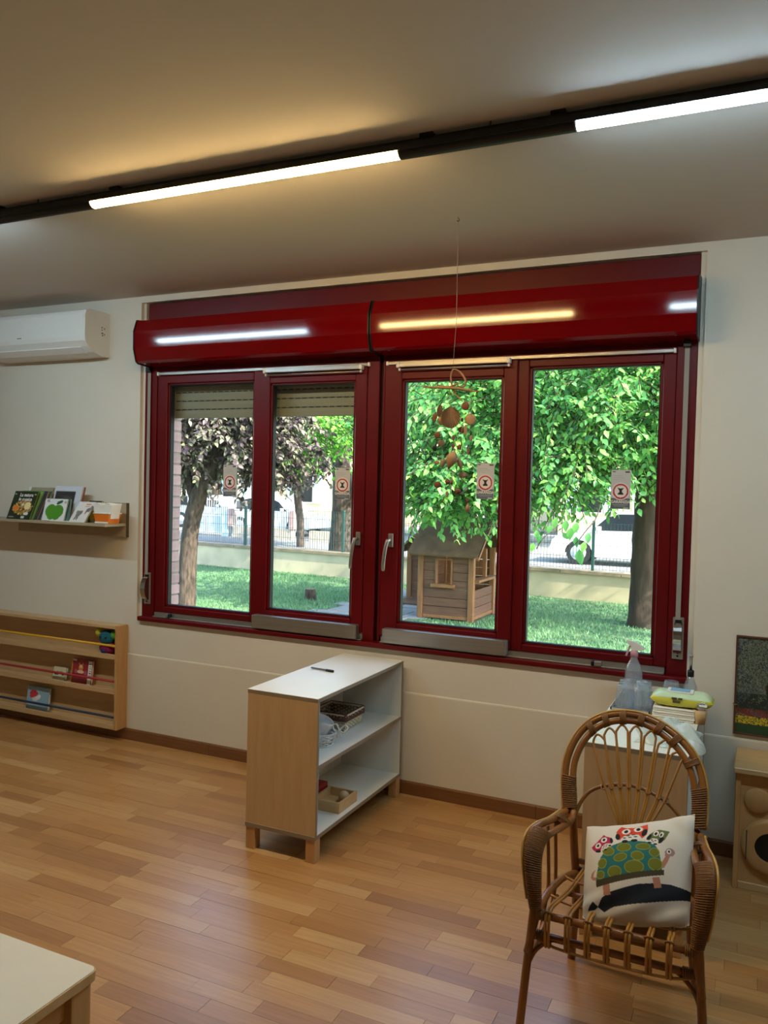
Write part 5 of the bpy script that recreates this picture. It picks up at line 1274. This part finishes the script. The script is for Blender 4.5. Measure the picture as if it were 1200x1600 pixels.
cs = [((-3.3, 9.8, 2.35), (1.25, .9, 1.25), 4.2), ((-1.5, 10.2, 2.75), (1.35, 1.2, 1.2), 4.2), ((-2.4, 10.4, 3.0), (1.9, 1.3, 1.3), 3.6), ((-3.6, 9.6, 1.65), (.85, .6, .55), 2.0), ((-.6, 10.6, 2.6), (1.1, 1.1, 1.0), 1.6), ((-2.2, 9.8, 1.85), (.75, .7, .55), 1.3), ((-4.6, 10.6, 2.6), (.9, .9, 1.2), 1.0), ((.8, 11.0, 3.1), (1.5, 1.6, 1.2), 3.0), ((-1.2, 11.6, 4.2), (3.2, 1.8, 1.0), 4.0), ((1.6, 9.6, 3.6), (1.5, 1.3, 1.1), 2.0)]  # masses right of the view are added to cast shade on the lawn
P, Dd, N, S, tw = crown(cs, 2700, 13, .096, 1, .45, mlo, .5, .25)
# the low hanging spray with the large leaves
for px, py, yy, s_ in ((893, 838, 8.0, .13), (905, 872, 8.0, .16), (915, 860, 8.02, .12), (900, 852, 8.05, .11), (884, 826, 8.1, .12), (870, 822, 8.15, .12), (920, 846, 8.1, .11), (845, 850, 8.2, .10), (834, 862, 8.2, .10), (838, 842, 8.2, .10), (902, 830, 8.1, .12), (862, 834, 8.15, .10)):
    q = np.array(atY(px, py-14, yy)); P = np.vstack([P, q]); Dd = np.vstack([Dd, [NPR.uniform(-.5, .3), -.25, -1]]); N = np.vstack([N, [NPR.uniform(-.3, .3), -.9, .35]]); S = np.append(S, s_)
foliage(tm, P, Dd, N, S, M['green'], 300); twigs(tm, tw, M['bark'], .006)
b = MB(); b.tube(cr([atY(938, 790, 8.3), atY(930, 812, 8.2), atY(915, 830, 8.1), atY(900, 850, 8.02)], 4), .006, 5); b.tube(cr([atY(880, 815, 8.3), atY(850, 840, 8.2), atY(838, 858, 8.2)], 4), .005, 5); b.build('low_twig', M['bark'], tm)

# dark red plum tree at the left
tp = thing('plum_tree', 'dark purple leaved plum tree close to the left pane', 'tree', (-7.2, 9.1, GZ))
trunk(tp, [(-7.22, 9.1, GZ-.05), (-7.2, 9.1, .2), (-7.19, 9.1, .6), (-7.15, 9.1, 1.0), (-7.04, 9.1, 1.4), (-6.88, 9.12, 1.75), (-6.7, 9.2, 2.3)], [.14, .125, .12, .115, .12, .09, .05], M['barkp'])
trunk(tp, [(-7.08, 9.1, 1.32), (-7.25, 9.15, 1.7), (-7.35, 9.2, 2.4)], [.075, .06, .03], M['barkp'], 'branch', 8)
P, Dd, N, S, tw = crown([((-7.1, 9.2, 2.45), (1.5, 1.1, .95), 4), ((-6.2, 9.5, 2.2), (.9, .8, .7), 2), ((-6.9, 9.2, 3.0), (1.6, 1.2, .8), 2), ((-7.6, 9.5, 2.2), (.9, .8, .6), 1.5)], 1400, 13, .085, 1, .35, lambda p: 1.42 if p[0] < -6.6 else 1.5, .42, .2)
foliage(tp, P, Dd, N, S, M['plumleaf'], 0); twigs(tp, tw, M['barkp'], .005)
# second plum beyond the fence
t2 = thing('plum_tree', 'dark plum tree with a slim trunk on the street behind the fence', 'tree', (-13.05, 22, -.3))
trunk(t2, [(-13.05, 22, -.35), (-13.08, 22, .5), (-13.2, 22, 1.4), (-13.1, 22, 2.4), (-13, 22, 3.2)], [.13, .12, .12, .1, .05], M['barkp'])
P, Dd, N, S, tw = crown([((-13.2, 21.6, 3.7), (2.6, 1.6, 2.2), 4), ((-14.6, 21.4, 3.2), (1.8, 1.4, 1.5), 2), ((-11.6, 21.6, 3.6), (1.6, 1.4, 1.8), 1.5)], 900, 12, .17, 1, .35, lambda p: 1.15+.2*math.sin(p[0]*2), .8, .3)
foliage(t2, P, Dd, N, S, M['plumleaf'], 0); twigs(t2, tw, M['barkp'], .01)
# elm at the wall
t3 = thing('elm_tree', 'thick barked tree with bright green leaves just behind the low wall', 'tree', (-8.25, 15.6, -.3))
trunk(t3, [(-8.25, 15.6, -.35), (-8.25, 15.6, .3), (-8.22, 15.6, .9), (-8.2, 15.6, 1.5), (-8.3, 15.6, 2.2), (-8.4, 15.6, 3.2)], [.30, .26, .24, .25, .19, .1], M['barkp'], n=18)
trunk(t3, [(-8.15, 15.55, 1.15), (-7.85, 15.5, 1.5), (-7.55, 15.4, 1.95), (-7.2, 15.3, 2.8)], [.14, .12, .09, .05], M['barkp'], 'branch', 10)
for A in ([(-8.2, 15.5, 2.1), (-8.0, 14.6, 2.3), (-8.6, 13.6, 2.1), (-9.2, 13.0, 1.7)], [(-8.0, 14.6, 2.3), (-7.8, 13.5, 2.6), (-8.2, 12.8, 2.8)]): trunk(t3, A, [.06, .035, .02, .008][:len(A)], M['barkp'], 'branch', 7)
P, Dd, N, S, tw = crown([((-7.6, 13.4, 3.0), (1.5, 1.1, 1.0), 3), ((-8.6, 13.0, 2.35), (1.0, .7, .6), 1.6), ((-6.6, 14.4, 2.6), (1.0, 1.1, .9), 1.2), ((-7.0, 14.6, 4.2), (2.2, 1.6, 1.2), 2), ((-7.25, 12.9, 2.75), (.9, .6, .5), 2), ((-7.9, 12.9, 2.35), (.7, .5, .35), 1.4)], 480, 14, .105, 1, .3, lambda p: 1.55, .6, .3)
foliage(t3, P, Dd, N, S, M['elmleaf'], 120); twigs(t3, tw, M['barkp'], .006)

# trees further off that close the view
def far_tree(x, y, h, rx_, rz, m, lab, L=.3, n=330):
    t = thing('street_tree', lab, 'tree', (x, y, -.3), group='trees across the street')
    trunk(t, [(x, y, -.35), (x+.05, y, h*.3), (x, y, h*.7)], [.24, .2, .1], M['bark'], n=10)
    P, Dd, N, S, tw = crown([((x, y, h), (rx_, rx_*.8, rz), 1)], n, 12, L, 1, .4, None, 1.3, .3)
    foliage(t, P, Dd, N, S, M[m], 0)
far_tree(-8.5, 27, 5.0, 3.6, 3.0, 'green', 'tall green tree across the street behind the playhouse', .32)
far_tree(-3.0, 29, 5.6, 3.8, 3.0, 'green', 'broad green tree across the street behind the mulberry', .32)
far_tree(-21.5, 29, 5.6, 3.6, 3.2, 'plumleaf', 'dark tree across the street seen at the far left', .32)
far_tree(-15.5, 31, 6.2, 3.4, 3.0, 'green', 'green tree across the street left of the thick barked tree', .32)

# tree stump and paving
t = thing('tree_stump', 'short sawn tree stump in the lawn', 'stump', (-6.27, 10.9, GZ))
b = MB().lathe([(.105, -.02), (.088, .06), (.082, .165), (.002, .17)], (-6.27, 10.9, GZ), 16, cap0=False, cap1=False)
b.build('stump_body', M['barkp'], t); MB().lathe([(.002, .1705), (.078, .1675)], (-6.27, 10.9, GZ), 16, cap0=False, cap1=False).build('cut_face', M['oldpost'], t)
pv = thing('paving', 'grey stone paving strip left of the playhouse', 'paving', (-4.85, 11, GZ), kind='structure')
y = 9.55
while y < 12.9:
    x = -5.75+.2*(int(y*10) % 2)
    while x < -4.3:
        w_ = RND.uniform(.3, .42); MB().box(x+.008, x+w_-.008, y+.008, y+.27, GZ-.03, GZ+.012+RND.uniform(-.004, .004), .006).build('paving_stone', M['slab'], pv); x += w_
    y += .28

# ------------------------------------------------------------------ PLAYHOUSE
ph = thing('playhouse', 'weathered wooden playhouse under the tree', 'playhouse', (-3.9, 10.9, GZ))
hx0, hx1, hy0, hy1 = -4.215, -3.42, 10.22, 11.20; zt_, pw = .80, .075
for x, y in ((hx0, hy0), (hx1-pw, hy0), (hx0, hy1-pw), (hx1-pw, hy1-pw)): MB().box(x, x+pw, y, y+pw, GZ-.01, zt_, .004).build('corner_post', M['oldpost'], ph)
wz0, wz1, wx0, wx1 = .335, .655, -3.955, -3.735; bh = .118
z = GZ+.06
while z < zt_-.01:
    z1 = min(z+bh, zt_)
    segs = [(hx0+pw, hx1-pw)] if (z1 <= wz0+.01 or z >= wz1-.01) else [(hx0+pw, wx0), (wx1, hx1-pw)]
    for a, c in segs: MB().box(a, c, hy0+.022, hy0+.044, z+.003, z1-.003, .004).build('board', M['oldwood'], ph)
    if z1 <= .38: MB().box(hx1-.045, hx1-.023, hy0+pw, hy1-pw, z+.003, z1-.003, .004).build('board', M['oldwood'], ph)
    MB().box(hx0+.022, hx0+.044, hy0+pw, hy1-pw, z+.003, z1-.003, .004).build('board', M['oldwood'], ph)
    MB().box(hx0+pw, hx1-pw, hy1-.044, hy1-.022, z+.003, z1-.003, .004).build('board', M['oldpost'], ph)
    z += bh
MB().box(hx0+pw, hx1-pw, hy0+.014, hy0+.05, GZ+.02, GZ+.065, .004).build('bottom_rail', M['oldpost'], ph); MB().box(hx1-.055, hx1-.012, hy0+pw, hy1-pw, GZ+.02, GZ+.065, .004).build('bottom_rail', M['oldpost'], ph)
for nm, q in (('window_sill', (wx0-.06, wx1+.05, hy0-.035, hy0+.05, wz0-.045, wz0)), ('window_jamb', (wx0-.012, wx0+.012, hy0+.008, hy0+.06, wz0, wz1)), ('window_jamb', (wx1-.012, wx1+.012, hy0+.008, hy0+.06, wz0, wz1)), ('window_head', (wx0-.012, wx1+.012, hy0+.008, hy0+.06, wz1, wz1+.024)), ('counter', (hx1-.08, hx1+.06, hy0+pw-.01, hy1-pw+.01, .375, .41)), ('side_post', (hx1-.06, hx1-.012, hy0+.56, hy0+.61, .41, zt_))): MB().box(*q, .003).build(nm, M['oldpost'], ph)
# left wing set further back
lx0, lx1, ly0, ly1 = -5.02, -4.235, 11.72, 12.5
for x, y in ((lx0, ly0), (lx1-pw, ly0), (lx0, ly1-pw)): MB().box(x, x+pw, y, y+pw, GZ-.01, .74, .004).build('corner_post', M['oldpost'], ph)
z = GZ+.06
while z < .72:
    z1 = min(z+bh, .74); MB().box(lx0+pw, lx1-pw, ly0+.022, ly0+.044, z+.003, z1-.003, .004).build('board', M['oldwood'], ph); MB().box(lx0+.022, lx0+.044, ly0+pw, ly1-pw, z+.003, z1-.003, .004).build('board', M['oldwood'], ph); z += bh
MB().box(lx0-.01, hx1, hy1, ly1, GZ-.002, GZ+.04).build('base_deck', M['oldwood'], ph)
# roof: front slope down to the eave, gable open at the right, small wing roof at the left
def slope(p0, p1, q1, q0, th, nm):
    b = MB(); n_ = (Vector(p1)-Vector(p0)).cross(Vector(q0)-Vector(p0)).normalized()
    if n_.z < 0: n_ = -n_
    P_s = [Vector(v) for v in (p0, p1, q1, q0)]
    return b.hexa(P_s+[v+n_*th for v in P_s]).build(nm, M['roofm'], ph)
ey, ry, ez, rz = hy0-.12, (hy0+hy1)/2, .715, 1.20
slope((hx0-.10, ey, ez), (hx1+.10, ey, ez), (hx1+.10, ry, rz), (hx0-.10, ry, rz), .03, 'roof_slope')
slope((hx0-.10, 2*ry-ey, ez), (hx1+.10, 2*ry-ey, ez), (hx1+.10, ry, rz), (hx0-.10, ry, rz), .03, 'roof_slope')
for x in (hx0-.1, hx1+.07):
    MB().beam((x+.015, ey, ez-.01), (x+.015, ry, rz-.01), .03, .07, (0, -1, 1)).build('verge_board', M['oldpost'], ph); MB().beam((x+.015, 2*ry-ey, ez-.01), (x+.015, ry, rz-.01), .03, .07, (0, 1, 1)).build('verge_board', M['oldpost'], ph)
MB().beam((hx0, hy0+.02, .76), (hx1, hy0+.02, .76), .05, .06).build('wall_plate', M['oldpost'], ph)
slope((lx0-.14, ly0-.14, .60), (lx0-.14, ly1+.1, .60), (-4.62, ly1+.1, 1.04), (-4.62, ly0-.14, 1.04), .03, 'roof_slope'); slope((lx1+.1, ly0-.14, .62), (lx1+.1, ly1+.1, .62), (-4.62, ly1+.1, 1.04), (-4.62, ly0-.14, 1.04), .03, 'roof_slope')
MB().prism([(lx0+.02, .73), (lx1-.02, .73), (-4.62, 1.02)], 'y', ly0+.02, ly0+.04).build('gable_board', M['oldwood'], ph)

# ------------------------------------------------------------------ CARS
def car(x, y, paint, lab, flip=1, L=4.0, h=1.45):
    t = thing('car', lab, 'car', (x, y, -.3), group='cars parked in the street')
    g = -.3; w_ = .82; X = lambda u: x+flip*(u-.5)*L
    side = [(0, .32), (.02, .62), (.06, .78), (.22, .88), (.34, 1.28), (.42, 1.42), (.70, 1.44), (.86, 1.30), (.96, .92), (1.0, .78), (1.0, .36), (.96, .26), (.90, .24)]
    for c_ in (.80, .19):
        rr_ = .36
    arch = lambda c_: [(c_+.36/L*math.cos(a), .30+.36*math.sin(a)) for a in [math.pi*i/10 for i in range(11)]]
    poly = side+arch(.80)+[(.70, .22), (.30, .22)]+arch(.19)+[(.04, .26)]
    MB().prism([(X(u), g+v) for u, v in poly], 'y', y-w_, y+w_).build('body', M[paint], t)
    for yy in (y-w_-.004, y+w_+.001):
        for poly2 in ([(.27, .92), (.36, 1.27), (.43, 1.37), (.53, 1.38), (.53, .94)], [(.55, .94), (.55, 1.38), (.69, 1.38), (.80, 1.27), (.84, .97)]): MB().prism([(X(u), g+v) for u, v in poly2], 'y', yy, yy+.004).build('side_window', M['cardark'], t)
    for u in (.80, .19):
        for yy in (y-w_+.02, y+w_-.2):
            q = MB().lathe([(.31, 0), (.32, .03), (.32, .16), (.31, .18)], (X(u), yy-.03, g+.32), 24, 'y').build('wheel', M['tyre'], t)
            MB().lathe([(.002, -.006), (.20, -.006), (.21, .004)], (X(u), yy-.03, g+.32), 18, 'y', cap0=False, cap1=False).build('hub_cap', M['carsilver'], q)
    for yy in (y-w_+.08, y+w_-.32): MB().box(X(1.0)-.03, X(1.0)+.03, yy, yy+.24, g+.80, g+.98).build('tail_light', M['wine'], t)
    MB().box(min(X(.33), X(.3)), max(X(.33), X(.3)), y-w_-.14, y-w_+.01, g+.92, g+1.04, .02).build('wing_mirror', M[paint], t)
    return t
car(-3.1, 22.6, 'carwhite', 'white car parked across the street at the right, behind the fence', 1, 4.2)
car(-21.5, 29.0, 'carsilver', 'pale silver car parked across the street at the far left', -1)
car(-17.2, 27.2, 'carwhite', 'white car whose wheel shows beside the slim plum trunk', -1)

# ------------------------------------------------------------------ opposite side: plinth walls, gate, houses
pw_ = thing('front_wall', 'low stone and brick garden wall across the street at the left', 'wall', (-18, 24.6, -.3))
M['stone'] = mat('stone_plinth', C(184, 178, 164), .9, col2=C(150, 146, 138), vscale=6, bump=.5, bscale=20)
bx('plinth', M['stone'], pw_, -17.4, -14.9, 24.5, 24.75, -.3, .08); bx('plinth', M['stone'], pw_, -14.2, -11.6, 24.5, 24.75, -.3, .05)
for x in (-17.5, -16.2, -14.9): bx('brick_pier', M['brick'], pw_, x-.09, x+.09, 24.46, 24.8, .08, .72)
for xa, xb in ((-17.4, -16.3), (-16.1, -15.0)):
    b = MB(); n_ = 12
    for i in range(n_+1): x = xa+(xb-xa)*i/n_; b.box(x-.008, x+.008, 24.6, 24.616, .08, .66)
    b.box(xa, xb, 24.596, 24.62, .64, .67).box(xa, xb, 24.596, 24.62, .12, .15); b.build('railing', M['bluegate'], pw_)
t = thing('iron_gate', 'pale blue wrought iron gate between two posts across the street', 'gate', (-18.6, 24.6, -.3))
for x in (-19.3, -17.75): bx('gate_post', M['bluegate'], t, x-.14, x+.14, 24.5, 24.75, -.3, 1.25)
b = MB(); b.box(-19.15, -17.9, 24.6, 24.63, 1.0, 1.04).box(-19.15, -17.9, 24.6, 24.63, -.2, -.15).box(-19.15, -17.9, 24.6, 24.63, .42, .46)
for i in range(13): x = -19.15+1.25*i/12; b.box(x-.01, x+.01, 24.605, 24.625, -.2, 1.12)
b.build('gate_bars', M['carwhite'], t)
b = MB(); b.box(-19.12, -17.93, 24.62, 24.64, -.18, .42); b.build('gate_sheet', M['bluegate'], t)
t = thing('mail_box', 'grey letter box on the front wall across the street', 'letter box', (-16.9, 24.5, .7)); bx('box_body', M['greyprint'], t, -17.15, -16.75, 24.35, 24.5, .72, 1.02, bev=.01)
def house(x0, x1, y, h, m, lab, nwin, floors=2):
    t = thing('house', lab, 'house', ((x0+x1)/2, y, -.3), group='houses across the street')
    bx('facade', M[m], t, x0, x1, y, y+7, -.3, h)
    MB().prism([(y-.5, h), (y+3.5, h+1.7), (y+7.5, h)], 'x', x0-.4, x1+.4).build('roof', M['tile'], t)
    for f in range(floors):
        for i in range(nwin):
            x = x0+(x1-x0)*(i+.5)/nwin; z = .7+f*3.0
            w_ = bx('window', M['white_pl'], t, x-.55, x+.55, y-.04, y+.02, z, z+1.5); bx('window_pane', M['cardark'], w_, x-.47, x+.47, y-.05, y-.035, z+.08, z+1.42)
            bx('shutter', M['bluegate'], t, x-1.05, x-.57, y-.06, y-.01, z, z+1.5); bx('shutter', M['bluegate'], t, x+.57, x+1.05, y-.06, y-.01, z, z+1.5)
    return t
house(-44, -27.0, 38, 6.4, 'stucco_w', 'cream house across the street at the far left', 5)
house(-26.0, -17.5, 37, 6.6, 'stucco_y', 'ochre house across the street behind the plum trees', 3)
house(-17.0, -9.0, 39, 6.4, 'stucco_w', 'cream house across the street behind the thick barked tree', 3)
house(-8.2, 3.0, 36, 6.8, 'stucco_y', 'ochre house across the street behind the mulberry', 4)
# outside of the building itself
b = MB(); b.box(XL-.2, XR+.2, D+TH-.01, D+TH+.02, CEIL, CEIL+.8).box(XL-.2, XR+.2, YB-.2, D+TH+.35, CEIL+.8, CEIL+1.0); b.build('roof', M['wall'], None, label='flat roof of the classroom building', cat='roof', kind='structure')
